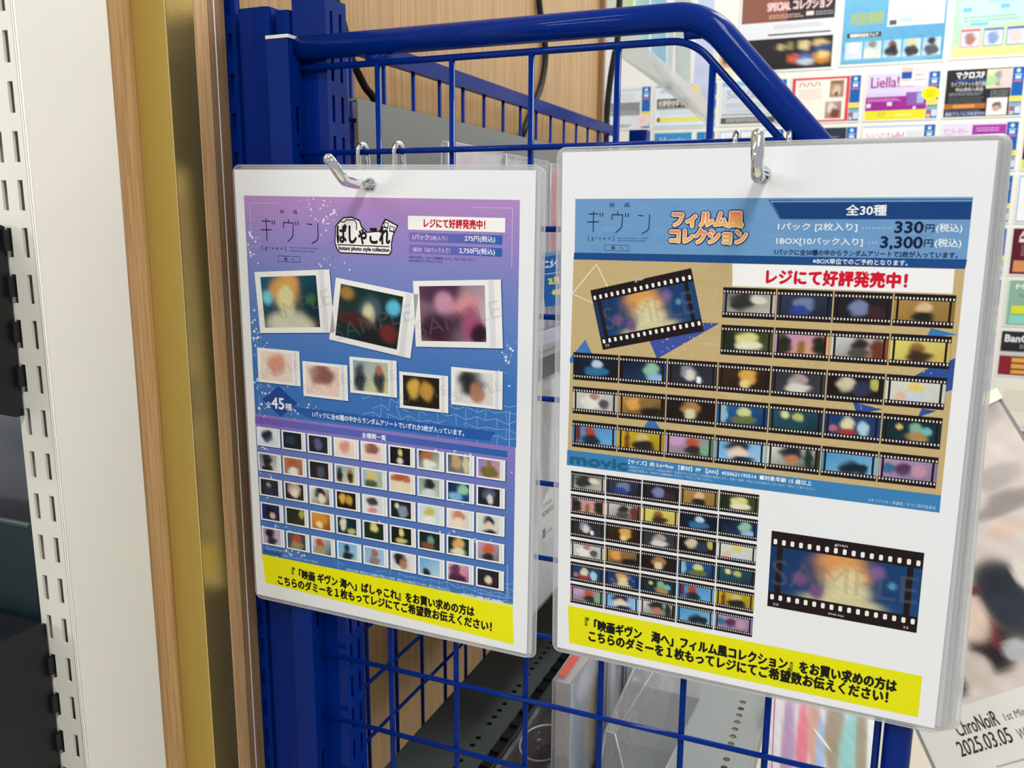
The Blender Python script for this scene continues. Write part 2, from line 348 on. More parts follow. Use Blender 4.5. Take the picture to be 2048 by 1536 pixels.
# ---------------------------------------------------------------- white slotted gondola post, far left
t = thing('shelf_post', 'white slotted shelving post with plain cream side face', 'shelf post', (-0.43, 0.36, FZ))
sl = [slots(u, 0.0041, 0.0945+0.0253*12, FZ+0.1, 0.0253, 0.0160) for u in (-0.0200, -0.0076)]
obj('slotted_face', cellplate(MB(), (-0.4195, 0.334, 0), (1, 0, 0), (0, 0, 1), (0, -1, 0), (-0.0265, FZ, 0, 0.60), sl, 0.0016), 'whitepaint', t)
obj('side_face', MB().box((-0.4212, 0.334, FZ), (-0.4195, 0.3945, 0.60)), 'whitepaint', t)
obj('fold_edge', MB().tube([(-0.4203, 0.3348, FZ), (-0.4203, 0.3348, 0.60)], 0.0011, 10), 'whitepaint', t)
obj('inner_wall', MB().box((-0.446, 0.336, FZ), (-0.4445, 0.392, 0.60)), 'whitepaint', t)
obj('slot_shade_sheet', MB().box((-0.4445, 0.350, FZ), (-0.4215, 0.352, 0.60)), 'black', t)  # black sheet standing in for the shade inside the hollow white post
tag(obj('back_panel', MB().box((-1.3, 0.398, FZ), (-0.4475, 0.402, 0.6)), 'greyback'), 'plain grey steel back panel of the shelving at far left', 'back panel')
def bracket(label, z1, z0, group):
    b = thing('shelf_bracket', label, 'shelf bracket', (-0.4425, 0.3, z0), group)
    mb = MB(); mb.plate((-0.4412, 0, 0), (0, 1, 0), (0, 0, 1), (1, 0, 0), [(0.10, z1), (0.10, z1-0.02), (0.328, z0), (0.333, z0), (0.333, z1-.002), (0.328, z1)], (), 0.0028)
    obj('arm', mb, 'black', b)
    mb = MB(); z = 0.0945-0.0253*40
    while z < z1:
        if z-0.012 > z0+0.001: mb.box((-0.4408, 0.330, z-0.0125), (-0.4385, 0.341, z-0.001))
        z += 0.0253
    obj('hook_tabs', mb, 'black', b); return b
bracket('black shelf bracket hooked high on the white post', -0.004, -0.112, 'black brackets on the white post')
bracket('black shelf bracket hooked low on the white post', -0.238, -0.46, 'black brackets on the white post')
t = thing('display_bin', 'dark steel bin panel above the lower black bracket', 'bin', (-0.6, 0.37, -0.30))
obj('front_panel', MB().box((-0.85, 0.345, -0.30), (-0.462, 0.348, -0.186), bev=0.001), 'darkpanel', t)
obj('side_panel', MB().box((-0.4630, 0.348, -0.30), (-0.4605, 0.396, -0.187)), 'darkpanel', t)
obj('top_rim', MB().tube([(-0.85, 0.346, -0.186), (-0.4625, 0.346, -0.186)], 0.0022, 8), mat('grey_rim', '4a5658', rough=0.4), t)  # rim in a paler grey than the bin panels
t = thing('acrylic_tray', 'clear acrylic tray held by the upper black bracket', 'tray', (-0.55, 0.25, -0.11))
obj('tray_floor', MB().box((-0.80, 0.14, -0.104), (-0.4475, 0.326, -0.1015)), 'clear', t)
obj('tray_lip', MB().box((-0.80, 0.324, -0.104), (-0.4475, 0.3275, -0.062), bev=0.001), 'blackplastic', t)
tag(obj('storage_box', MB().box((-0.84, 0.06, -0.46), (-0.4455, 0.335, -0.242), bev=0.004), 'blackplastic'), 'glossy black box under the dark bin at lower left', 'box')

# ---------------------------------------------------------------- blue rack
def channel(name, label, x0, x1, y0, y1, top, face=None, cols=(), sz0=0.0, pitch=0.0253, sh=0.0165, sw=0.0032, cap=True):
    b = thing(name, label, 'shelf post', ((x0+x1)/2, (y0+y1)/2, FZ)); w = 0.0014
    fr = MB()
    if face == '+x':
        ss = [slots(c, sw, sz0, FZ+0.1, pitch, sh) for c in cols]
        obj('slotted_face', cellplate(MB(), (x1, 0, 0), (0, 1, 0), (0, 0, 1), (1, 0, 0), (y0, FZ, y1, top), ss, w), 'blue', b)
        fr.box((x0, y0, FZ), (x1-w, y0+w, top)); fr.box((x0, y1-w, FZ), (x1-w, y1, top)); fr.box((x0, y0+w, FZ), (x0+w, y1-w, top)); fr.box((x0+0.008, y0+w, FZ), (x0+0.009, y1-w, top-.004))
    elif face == '-y':
        ss = [slots(c, sw, sz0, FZ+0.1, pitch, sh) for c in cols]
        obj('slotted_face', cellplate(MB(), (0, y0, 0), (1, 0, 0), (0, 0, 1), (0, -1, 0), (x0, FZ, x1, top), ss, w), 'blue', b)
        fr.box((x0, y0+w, FZ), (x0+w, y1, top)); fr.box((x1-w, y0+w, FZ), (x1, y1, top)); fr.box((x0+w, y1-w, FZ), (x1-w, y1, top))
    else:
        fr.box((x0, y0, FZ), (x1, y1, top), bev=0.003)
    obj('channel', fr, 'blue', b); return b
channel('upright_post', 'blue upright with double slots on its right face', -0.3530, -0.3280, 0.4785, 0.5015, 0.1345, '+x', (0.4848, 0.4948), 0.1270, 0.0253, 0.0165, 0.0030)
channel('upright_post', 'plain dark blue upright at the left end of the rack', -0.3950, -0.3700, 0.4765, 0.5015, 0.1318)
channel('upright_post', 'narrow blue filler upright beside the white cap', -0.3672, -0.3558, 0.4785, 0.4985, 0.1290)
channel('upright_post', 'thin blue slotted edge beside the brown wood strip', -0.4085, -0.3990, 0.4800, 0.4850, 1.2, '-y', (-0.4043,), 0.1186+0.0253*3, 0.0253, 0.0140, 0.0036)
XB, XE, YP = -0.3456, 0.0312, 0.475
def side_panel(label, y, group, full=True):
    b = thing('side_panel', label, 'rack side panel', (-0.16, y, -0.88), group); d = y-YP
    W = lambda pts: [(p[0], p[1]+d, p[2]) for p in pts]
    zt, zb, r = 0.1040, -0.85, 0.0073
    A, B_, Cc, D_ = (XB-0.002, YP, zt), (-0.0920, YP, zt), (XE, YP, -0.0330), (XE, YP, zb)
    path = [A]+bend(A, B_, Cc, 0.035)+bend(B_, Cc, D_, 0.05)+bend(Cc, D_, (XB, YP, zb), 0.03)+[(XB-0.002, YP, zb)]
    obj('tube_frame', MB().tube(W(path), r, 20), 'blue', b)
    zi, xi = 0.0921, 0.0209
    B2, C2, D2 = (-0.0975, YP, zi), (xi, YP, -0.0370), (xi, YP, zb+0.011)
    obj('rim_wire', MB().tube(W([(XB-0.001, YP, zi)]+bend(A[:2]+(zi,), B2, C2, 0.028)+bend(B2, C2, D2, 0.045)+[D2]), 0.0020, 10), 'blue', b)
    tabs = MB()
    for x in (-0.288, -0.094): obj('weld_tab', MB().tube([(x-0.008, y, zi+0.0032), (x+0.008, y, zi+0.0032)], 0.0030, 10), 'blue', b)
    for z in (-0.15, -0.45, -0.75): obj('weld_tab', MB().box((xi+.001, y-0.0015, z-.008), (XE-0.006, y+0.0015, z+.008)), 'blue', b)
    def xlim(z):           # inner rim position at a height
        if z > -0.037: return -0.0975+(zi-z)*(xi+0.0975)/(zi+0.037)
        return xi
    hz = [0.0398, -0.0061, -0.0568, -0.1060, -0.1586, -0.2069, -0.2592, -0.3062, -0.3556]+[-0.4056-0.05*k for k in range(9)]
    for z in hz: obj('cross_wire', MB().tube(W([(XB-0.003, YP-0.0032, z), (xlim(z)+0.001, YP-0.0032, z)]), 0.0017, 8), 'blue', b)
    for k, x in enumerate((-0.2890, -0.2385, -0.1883, -0.1378, -0.0866, -0.0375)):
        zz = zi if x < -0.0975 else zi-(x+0.0975)*(zi+0.037)/(xi+0.0975)
        obj('upright_wire', MB().tube(W([(x, YP, zz), (x, YP, zb+.004)]), 0.0019, 8), 'blue', b)
    # hanging bracket with one slot and one hole, white cap
    ss = [h for h in slots(0.4708+d, 0.0035, 0.0686, FZ, 0.113, 0.0165) if h[0][1] > zb]; cc = [circ(0.4703+d, 0.0447-0.113*i, 0.0016, 10) for i in range(8)]
    mb = cellplate(MB(), (XB, 0, 0), (0, 1, 0), (0, 0, 1), (1, 0, 0), (0.4632+d, zb, 0.4775+d, 0.1085), [ss+cc], 0.0014)
    mb.box((-0.3620, 0.4632+d, zb), (XB-0.0014, 0.4646+d, 0.1085)); mb.box((-0.3620, 0.4646+d, zb), (-0.3606, 0.4775+d, 0.1085)); mb.box((-0.352, 0.4646+d, zb), (-0.3512, 0.4775+d, 0.1))
    obj('hanging_bracket', mb, 'blue', b)
    mb = MB().box((-0.3626, 0.4626+d, 0.1087), (-0.3450, 0.478+d, 0.1107), bev=0.001)
    obj('end_cap', mb, 'white', b)['label'] = 'white plastic end cap'
    return b
side_panel('near blue wire side panel carrying the two laminated signs', YP, 'blue wire side panels')
side_panel('far blue wire side panel at the other end of the rack', 1.39, 'blue wire side panels')
channel('upright_post', 'blue upright at the far end of the rack', -0.3700, -0.3420, 1.345, 1.373, 0.1350)
t = thing('wire_back_panel', 'blue wire mesh back of the rack under a flat top rail', 'rack back panel', (-0.392, 0.95, -0.9))
obj('top_rail', MB().box((-0.3955, 0.53, 0.1262), (-0.3885, 1.345, 0.1402)), 'blue', t)
obj('rail_shelf', MB().box((-0.405, 0.53, 0.1385), (-0.3957, 1.345, 0.1402)), 'blue', t)
y = 0.5531
while y < 1.34: obj('upright_wire', MB().tube([(-0.392, y, 0.127), (-0.392, y, -0.85)], 0.0019, 8), 'blue', t); y += 0.0503
for k in range(17): obj('cross_wire', MB().tube([(-0.3885, 0.512, 0.075-0.0537*k), (-0.3885, 1.345, 0.075-0.0537*k)], 0.0017, 8), 'blue', t)

# ---------------------------------------------------------------- shelves in the rack
t = thing('shelf_divider', 'grey steel divider plate leaning behind the wire panel', 'divider', (-0.375, 0.95, -0.10))
obj('plate', MB().box((-0.3765, 0.586, -0.10), (-0.3750, 1.30, 0.0892)), 'greydk', t)
obj('top_flange', MB().box((-0.3832, 0.586, 0.0878), (-0.3765, 1.30, 0.0892)), 'grey', t)
def shelf(label, x0, x1, y0, y1, z, m, group):
    b = thing('rack_shelf', label, 'shelf', ((x0+x1)/2, (y0+y1)/2, z-.02), group)
    obj('deck', MB().box((x0, y0, z-0.0015), (x1, y1, z)), m, b)
    obj('front_lip', MB().box((x1-.0005, y0, z-0.024), (x1+0.004, y1, z+0.001), bev=0.0018), m, b); return b
g = 'steel shelves inside the rack'
shelf('upper grey shelf glimpsed between the two signs', -0.384, -0.296, 0.56, 1.33, -0.1300, 'darkshelf', g)
shelf('middle shelf glimpsed low between the two signs', -0.384, -0.292, 0.90, 1.33, -0.4000, 'darkshelf', g)
hs = []; 
for k in range(28):
    if k % 8 != 7: hs.append(circ(-0.3295-0.0000*k, 0.6638-0.0132*3+0.0133*k, 0.0031, 12))
b = thing('rack_shelf', 'dark perforated bottom shelf under the left sign', 'shelf', (-0.27, 0.9, -0.53), g)
pl = cellplate(MB(), (0, 0, -0.51), (1, 0, 0), (0, 1, 0), (0, 0, 1), (-0.3885, 0.56, -0.196, 1.33), [hs], 0.0015)
obj('deck', pl, 'darkshelf', b); obj('under_tray', MB().box((-0.385, 0.56, -0.532), (-0.20, 1.33, -0.530)), 'holedark', b)
obj('rear_lip', MB().box((-0.3895, 0.56, -0.53), (-0.3885, 1.33, -0.5085)), 'darkshelf', b)
hs = [circ(-0.0950+0.0018*(k-4)*0.1*0, 0.7500+0.0135*k, 0.0034, 14) for k in range(14) if k % 8 != 2]
b = thing('rack_shelf', 'pale grey perforated shelf under the right sign', 'shelf', (-0.13, 0.9, -0.53), g)
pl = cellplate(MB(), (0, 0, -0.508), (1, 0, 0), (0, 1, 0), (0, 0, 1), (-0.1945, 0.56, -0.0715, 1.33), [hs], 0.0015)
obj('deck', pl, 'grey', b); obj('under_tray', MB().box((-0.193, 0.56, -0.524), (-0.075, 1.33, -0.522)), 'hole', b)
obj('side_lip', MB().box((-0.0725, 0.56, -0.53), (-0.0700, 1.33, -0.507), bev=0.001), 'grey', b)

# ---------------------------------------------------------------- soft colour fields standing in for the printed pictures
FILM = [('77797c','b9b7a8',[(.35,.45,.28,.5,'2b2b2e'),(.72,.3,.2,.2,'d9d6c6')]), ('2c3a52','1d2233',[(.5,.45,.22,.4,'6f7fa6'),(.4,.8,.22,.3,'2d3f8c')]),
 ('1b1a22','241c20',[(.42,.5,.2,.4,'7683a8'),(.8,.7,.2,.3,'3d2328')]), ('a88648','8f6f37',[(.5,.35,.15,.3,'dcb98f'),(.5,.85,.25,.3,'1e2420')]),
 ('2b3a1d','3f4a22',[(.5,.4,.25,.4,'d9d48a'),(.55,.75,.3,.25,'e5e2c4'),(.1,.5,.15,.6,'1d2a14')]), ('b48bb8','e0a070',[(.08,.6,.2,.6,'1c2613'),(.92,.6,.2,.6,'1c2613'),(.5,.7,.1,.4,'8d6a2c')]),
 ('c7cfd0','8a4a30',[(.5,.35,.18,.35,'2a2526'),(.5,.8,.24,.3,'4a4a44'),(.9,.5,.15,.6,'6a3324')]), ('d9cf6a','c8b060',[(.45,.35,.16,.3,'8a6030'),(.5,.8,.28,.35,'3c2a1c')]),
 ('0d1c30','0b1522',[(.55,.3,.14,.25,'bcd3e6'),(.52,.75,.3,.3,'2e6f9c')]), ('08101f','1c3a66',[(.72,.4,.18,.45,'8cc0a8'),(.85,.9,.2,.3,'8fb8e8')]),
 ('25262c','2c3038',[(.42,.4,.2,.4,'8a8f9a'),(.45,.55,.12,.3,'d8d2c4'),(.68,.75,.07,.18,'f0f4ff')]), ('3a2410','241408',[(.6,.35,.2,.45,'d9a650'),(.55,.8,.12,.3,'e9c98a')]),
 ('2e3036','3a3b42',[(.5,.35,.2,.35,'a89a98'),(.5,.8,.28,.3,'d6d2cc')]), ('15120f','1d1a12',[(.3,.35,.18,.4,'cfc5a6'),(.65,.6,.18,.4,'2c3450'),(.92,.3,.1,.3,'b8b060')]),
 ('d3d6cc','c6cabc',[(.5,.35,.18,.35,'dccb6e'),(.52,.75,.28,.3,'c6d0da'),(.2,.8,.12,.25,'e0b49c')]), ('c9cbc4','b5b8b2',[(.4,.5,.25,.45,'e6e4dc'),(.75,.6,.14,.3,'5a4a50'),(.5,.2,.14,.2,'b08478')]),
 ('b98a4a','2a1a12',[(.3,.4,.18,.35,'e0a050'),(.62,.3,.18,.35,'8a6a3a'),(.75,.8,.25,.3,'1f1614')]), ('1a120e','20160f',[(.5,.35,.22,.4,'a87a4c'),(.5,.7,.14,.3,'d9cfa6')]),
 ('1d5c9c','0f3560',[(.55,.35,.16,.3,'c9d48a'),(.55,.75,.28,.25,'66703c'),(.05,.5,.1,.6,'8fb8cc')]), ('24505c','10303c',[(.25,.25,.1,.2,'d9d8a0'),(.55,.35,.12,.25,'b8c070'),(.5,.75,.22,.3,'1c4450')]),
 ('17386c','203a66',[(.4,.5,.14,.45,'d9d6b0'),(.4,.85,.2,.2,'a03038'),(.75,.6,.12,.4,'a6d0e0'),(.1,.7,.1,.2,'b06880')]), ('0c2830','0e3038',[(.6,.4,.14,.3,'7fb09a'),(.62,.8,.22,.25,'a88a58'),(.25,.3,.07,.16,'e0c070'),(.82,.45,.1,.2,'70b8b8')]),
 ('3d86c4','6aa8d8',[(.4,.35,.16,.35,'a8432c'),(.4,.8,.25,.3,'1c2434'),(.05,.5,.08,.7,'6a2a24')]), ('c4a81c','a88e18',[(.55,.35,.16,.3,'cdb87c'),(.58,.8,.28,.35,'1c1e22'),(.15,.5,.06,.8,'7a2c24')]),
 ('c090b4','5a7a60',[(.6,.35,.17,.35,'b8502c'),(.6,.75,.22,.3,'30282a'),(.2,.25,.2,.3,'c89ac4'),(.9,.6,.12,.4,'7ca88c')]), ('6aa4d8','9cc4e4',[(.45,.2,.3,.35,'20242e'),(.45,.6,.22,.35,'e6d2bc'),(.6,.95,.3,.2,'1c2c4c')]),
 ('d8d8d0','2a3a2c',[(.45,.25,.26,.4,'20222c'),(.48,.65,.15,.3,'b87858'),(.85,.5,.1,.6,'1c3020')]), ('4a90c4','7ab4d4',[(.55,.75,.25,.4,'14202c'),(.8,.8,.12,.35,'14202c')]),
 ('a890b0','8c74a0',[(.4,.5,.18,.35,'54304e'),(.75,.5,.16,.35,'c090a8'),(.1,.5,.15,.3,'3a6a90')]), ]
BIG = ('0e3460','154274',[(.5,.26,.22,.36,'dc9c54'),(.53,.72,.17,.42,'dcd4a4'),(.5,1.0,.30,.16,'cfc898'),(.78,.22,.06,.14,'80609c'),(.16,.6,.06,.14,'704c7c'),(.3,.85,.06,.15,'704c7c'),(.9,.45,.03,.07,'5c98b8')])
D_, L_, Y_ = '161a20', 'efe9dc', 'd8b860'
SMALL = [('e8ecef','c6dcec',[(.5,.4,.3,.4,'1c2436')]), ('141c2c','101624',[(.4,.5,.25,.3,'24384c')]), ('1a1e2e','161a28',[(.5,.5,.22,.35,'565a80')]), ('f0dcd0','ecd4cc',[(.5,.4,.26,.38,'d89880')]), ('f0dcc8','ecccc0',[(.5,.3,.36,.35,'8c5850')]),
 ('141620','101218',[(.5,.3,.1,.2,'d8d070'),(.5,.8,.14,.2,'d8d4cc')]), ('1c2420','c4c6b8',[(.4,.3,.26,.3,'b06a40'),(.5,.75,.3,.28,'e4e4dc')]), ('505860','788088',[(.4,.4,.26,.4,'c0a070'),(.85,.5,.16,.5,'d0c8a0')]), ('7c80c0','d89c8c',[(.5,.7,.4,.35,'70682c'),(.5,.25,.13,.2,'9c6838')]),
 ('607080','d4d4d0',[(.45,.35,.25,.4,'1c1e28'),(.45,.9,.3,.25,'1c1c1c')]), ('b87850','a86c48',[(.45,.35,.24,.35,'b05c38'),(.5,.85,.3,.3,'ece4dc')]), ('1c1820','2c2024',[(.6,.6,.2,.35,'4c5464')]), ('88a8c0','d8d48c',[(.2,.6,.16,.5,'242830'),(.75,.6,.16,.4,'2c2c34'),(.75,.25,.1,.16,'b06850')]), ('a8c4d8','b0bc90',[(.45,.35,.25,.35,'dcc878'),(.4,.85,.3,.3,'505840')]),
 ('e8d8c0','ecd8c0',[(.5,.2,.5,.3,'b85c38'),(.5,.7,.3,.3,'f0dcbc')]), ('88a89c','b8c4b4',[(.5,.3,.28,.32,'24242c'),(.5,.85,.35,.25,'d8dcd8')]), ('0c2444','184c84',[(.7,.35,.25,.3,'90c8a4'),(.35,.8,.3,.25,'7cb4dc')]), ('20242c','1a1c24',[(.5,.35,.28,.35,'4c5a74'),(.55,.65,.14,.25,'dcd0cc')]),
 ('282c34','20242c',[(.45,.35,.12,.2,'a0a0a0'),(.45,.75,.3,.3,'2c3848')]), ('1c1c1c','242020',[(.5,.35,.34,.4,'c8b0a0'),(.5,.6,.2,.3,'ecdcc8')]), ('f0ece0','1c1c20',[(.5,.3,.3,.35,'18181e'),(.6,.65,.2,.3,'e8dcc4')]), ('241810','1c140c',[(.3,.4,.16,.3,'dcb048'),(.65,.45,.18,.3,'c8983c')]), ('e0e4e4','d4dcdc',[(.45,.3,.28,.25,'38303c'),(.45,.85,.24,.2,'dc8c8c')]), ('20242c','181c20',[(.3,.3,.1,.16,'dcdccc'),(.6,.6,.24,.35,'8894a8')]), ('d4e0e0','ccdad8',[(.5,.35,.24,.3,'c8c060'),(.5,.85,.35,.25,'e8ece8')]),
 ('e8e4dc','d4d4c8',[(.5,.3,.32,.32,'cc8468'),(.5,.7,.24,.3,'f0dcc8')]), ('dcdcd4','d0d0c8',[(.5,.3,.26,.28,'20242c'),(.5,.6,.16,.28,'e8ccb0'),(.55,.95,.35,.15,'20242c')]),
 ('2c2c70','1c1c40',[(.5,.5,.3,.4,'181828'),(.6,.7,.16,.2,'dcb8a8')]), ('1c2018','30341c',[(.85,.3,.14,.3,'b8a850')]), ('dc9c40','8c3c14',[(.5,.35,.36,.36,'dc9038'),(.4,.75,.2,.2,'f0dca0')]), ('10303c','0c242c',[(.3,.4,.16,.4,'dcdcc0'),(.75,.8,.2,.2,'b8b878')]), ('20301c','1c281c',[(.5,.3,.2,.3,'dcd484'),(.5,.8,.3,.3,'1c2c20')]), ('141c14','10180f',[(.5,.3,.12,.24,'e0dc8c'),(.5,.8,.3,.16,'c8c078')]), ('0c2420','102c28',[(.55,.45,.16,.25,'709c8c'),(.4,.8,.3,.2,'7c5438')]), ('102c34','0f3038',[(.5,.35,.26,.35,'dcac68'),(.5,.85,.35,.25,'e0dcb4')]), ('c89cb8','64806c',[(.5,.35,.26,.35,'c45c38'),(.5,.85,.3,.25,'242428')]),
 ('b894b8','c8bcd0',[(.4,.3,.26,.32,'1c1c24'),(.5,.8,.3,.3,'2c2c34')]), ('445060','30402c',[(.5,.35,.26,.32,'b84c34'),(.5,.8,.36,.3,'9c8c64')]), ('d4dce0','305060',[(.4,.35,.24,.32,'b84c38'),(.4,.8,.3,.3,'a89870')]), ('6cacdc','a0ccdc',[(.45,.3,.16,.24,'20242c'),(.5,.8,.32,.3,'1c2430')]), ('8cb4d8','a8c8dc',[(.5,.3,.2,.25,'a86860'),(.5,.8,.3,.3,'8c7c70')]), ('e4e4e4','dcd4cc',[(.4,.35,.34,.4,'181c20'),(.6,.65,.2,.3,'b07c60')]), ('5ca4d8','b4d4e0',[(.35,.85,.2,.25,'18242c')]), ('d8b4c4','a86c94',[(.35,.4,.28,.4,'6c3058'),(.4,.9,.5,.3,'44203c'),(.72,.4,.16,.25,'d48c98')]), ('282024','241c20',[(.45,.35,.32,.36,'1c1c24'),(.5,.6,.16,.25,'e4d0b8')])]
CARD3 = [('0f5a70','0a1414',[(.42,.25,.24,.34,'dca050'),(.42,.5,.15,.3,'dcd8a0'),(.45,.95,.4,.25,'d4d0b4'),(.1,.4,.1,.14,'7cd0e0'),(.88,.45,.08,.1,'306a3c')]),
         ('10302c','0a2024',[(.5,.35,.16,.24,'3c5860'),(.5,.48,.1,.2,'dcd4a8'),(.3,.62,.3,.12,'4c1c20'),(.6,.9,.2,.3,'181c20'),(.12,.15,.12,.12,'a87c40'),(.86,.25,.1,.14,'5cc0dc'),(.85,.75,.14,.16,'6c2824')]),
         ('60304c','d8c0cc',[(.35,.1,.3,.3,'4c2848'),(.4,.35,.16,.22,'c890a8'),(.7,.38,.18,.24,'d48c90'),(.3,.8,.45,.36,'3c1430'),(.8,.7,.16,.3,'a04c74'),(.9,.88,.14,.2,'2c1024')])]
MED = [SMALL[3], SMALL[4], SMALL[12], SMALL[21], SMALL[41]]
rnd = random.Random(7)

def sheet(label, U, Wd, O, pts_paper, r_pouch, hole, prints=None, group=None, dx=(0, 0, 0), edge='pouch'):
    """laminated A4 sheet; local frame: x right, y up, z towards the viewer, metres"""
    Nn = Vector(U).cross(-Vector(Wd)).normalized(); O = Vector(O)+Vector(dx)
    mw = Matrix(((U[0], -Wd[0], Nn[0], O[0]), (U[1], -Wd[1], Nn[1], O[1]), (U[2], -Wd[2], Nn[2], O[2]), (0, 0, 0, 1)))
    t = thing('laminated_sign', label, 'sign', matrix=mw, group=group)
    x0, y0, x1, y1 = pts_paper; m = r_pouch
    paper = [(x0/1000, -y1/1000), (x1/1000, -y1/1000), (x1/1000, -y0/1000), (x0/1000, -y0/1000)]
    h = circ(hole[0]/1000, -hole[1]/1000, 0.0036, 20)
    o = obj('paper', MB().plate((0, 0, 0), (1, 0, 0), (0, 1, 0), (0, 0, 1), paper, [h], 0.0004), 'paper', t, local=True)
    out = rrect((x0-m[0])/1000, -(y1+m[3])/1000, (x1+m[2])/1000, -(y0-m[1])/1000, 0.005)
    obj('laminate_border', MB().plate((0, 0, 0.0000), (1, 0, 0), (0, 1, 0), (0, 0, 1), out, [paper[::-1]], 0.0005), edge, t, local=True)
    obj('laminate_rim', MB().tube([(a, b, -0.0002) for a, b in out], 0.00035, 6, closed=True), 'edge', t, local=True)
    ring = MB().plate((0, 0, 0.00003), (1, 0, 0), (0, 1, 0), (0, 0, 1), circ(hole[0]/1000, -hole[1]/1000, 0.0048, 20), [circ(hole[0]/1000, -hole[1]/1000, 0.0036, 20)], 0.0003)
    obj('punched_hole_rim', ring, 'edge', t, local=True)
    if prints: prints(t)
    return t
def frame_axes(yaw, tilt, rl):
    u = Vector((math.cos(yaw), math.sin(yaw), 0)); n = Vector((-math.sin(yaw), math.cos(yaw), 0)); w = Vector((0, 0, -1))*math.cos(tilt)+n*math.sin(tilt)
    return math.cos(rl)*u+math.sin(rl)*w, -math.sin(rl)*u+math.cos(rl)*w

def speckles(p, cx, cy, sx, sy, n, k=1.5, col='dfe6f4', rmax=0.9):
    for _ in range(n):
        r = 0.15+rnd.random()**3*rmax; p.disc(rnd.gauss(cx, sx), rnd.gauss(cy, sy), r, col, k, 8)
def water(p, x0, y0, x1, y1, s, w, col, k=1.4, fade=0.0):     # a net of pale ripple lines
    nx, ny = int((x1-x0)/s/.8)+1, int((y1-y0)/(s*.62))+1; g = {}
    for j in range(ny+1):
        for i in range(nx+1): g[i, j] = (min(x1, max(x0, x0+i*s*.8+rnd.uniform(-.2, .2)*s)), min(y1, max(y0, y0+j*s*.62+(.13 if (i+j) % 2 else -.13)*s+rnd.uniform(-.1, .1)*s)))
    for j in range(ny):
        for i in range(nx):
            if rnd.random() < fade*(1-i/nx): continue
            a = g[i, j]
            if (i+1, j) in g: p.line([a, g[i+1, j]], w, col, k)
            if (i+j) % 2 == 0: p.line([a, g[i, j+1]], w*.85, col, k)
def logo_lines(p, fx, fy, w, col, k=3):
    S_ = [[(205,395),(262,394)], [(197,450),(265,448)], [(233,378),(233,517)], [(273,390),(273,412)], [(288,390),(288,412)],
          [(377,378),(377,398)], [(345,432),(345,399),(407,401),(402,480),(392,497),(368,520)], [(423,392),(423,414)], [(438,392),(438,414)],
          [(497,404),(526,407)], [(562,398),(560,492),(550,507),(522,525)]]
    for l in S_: p.line([(fx(x), fy(y)) for x, y in l], w, col, k)

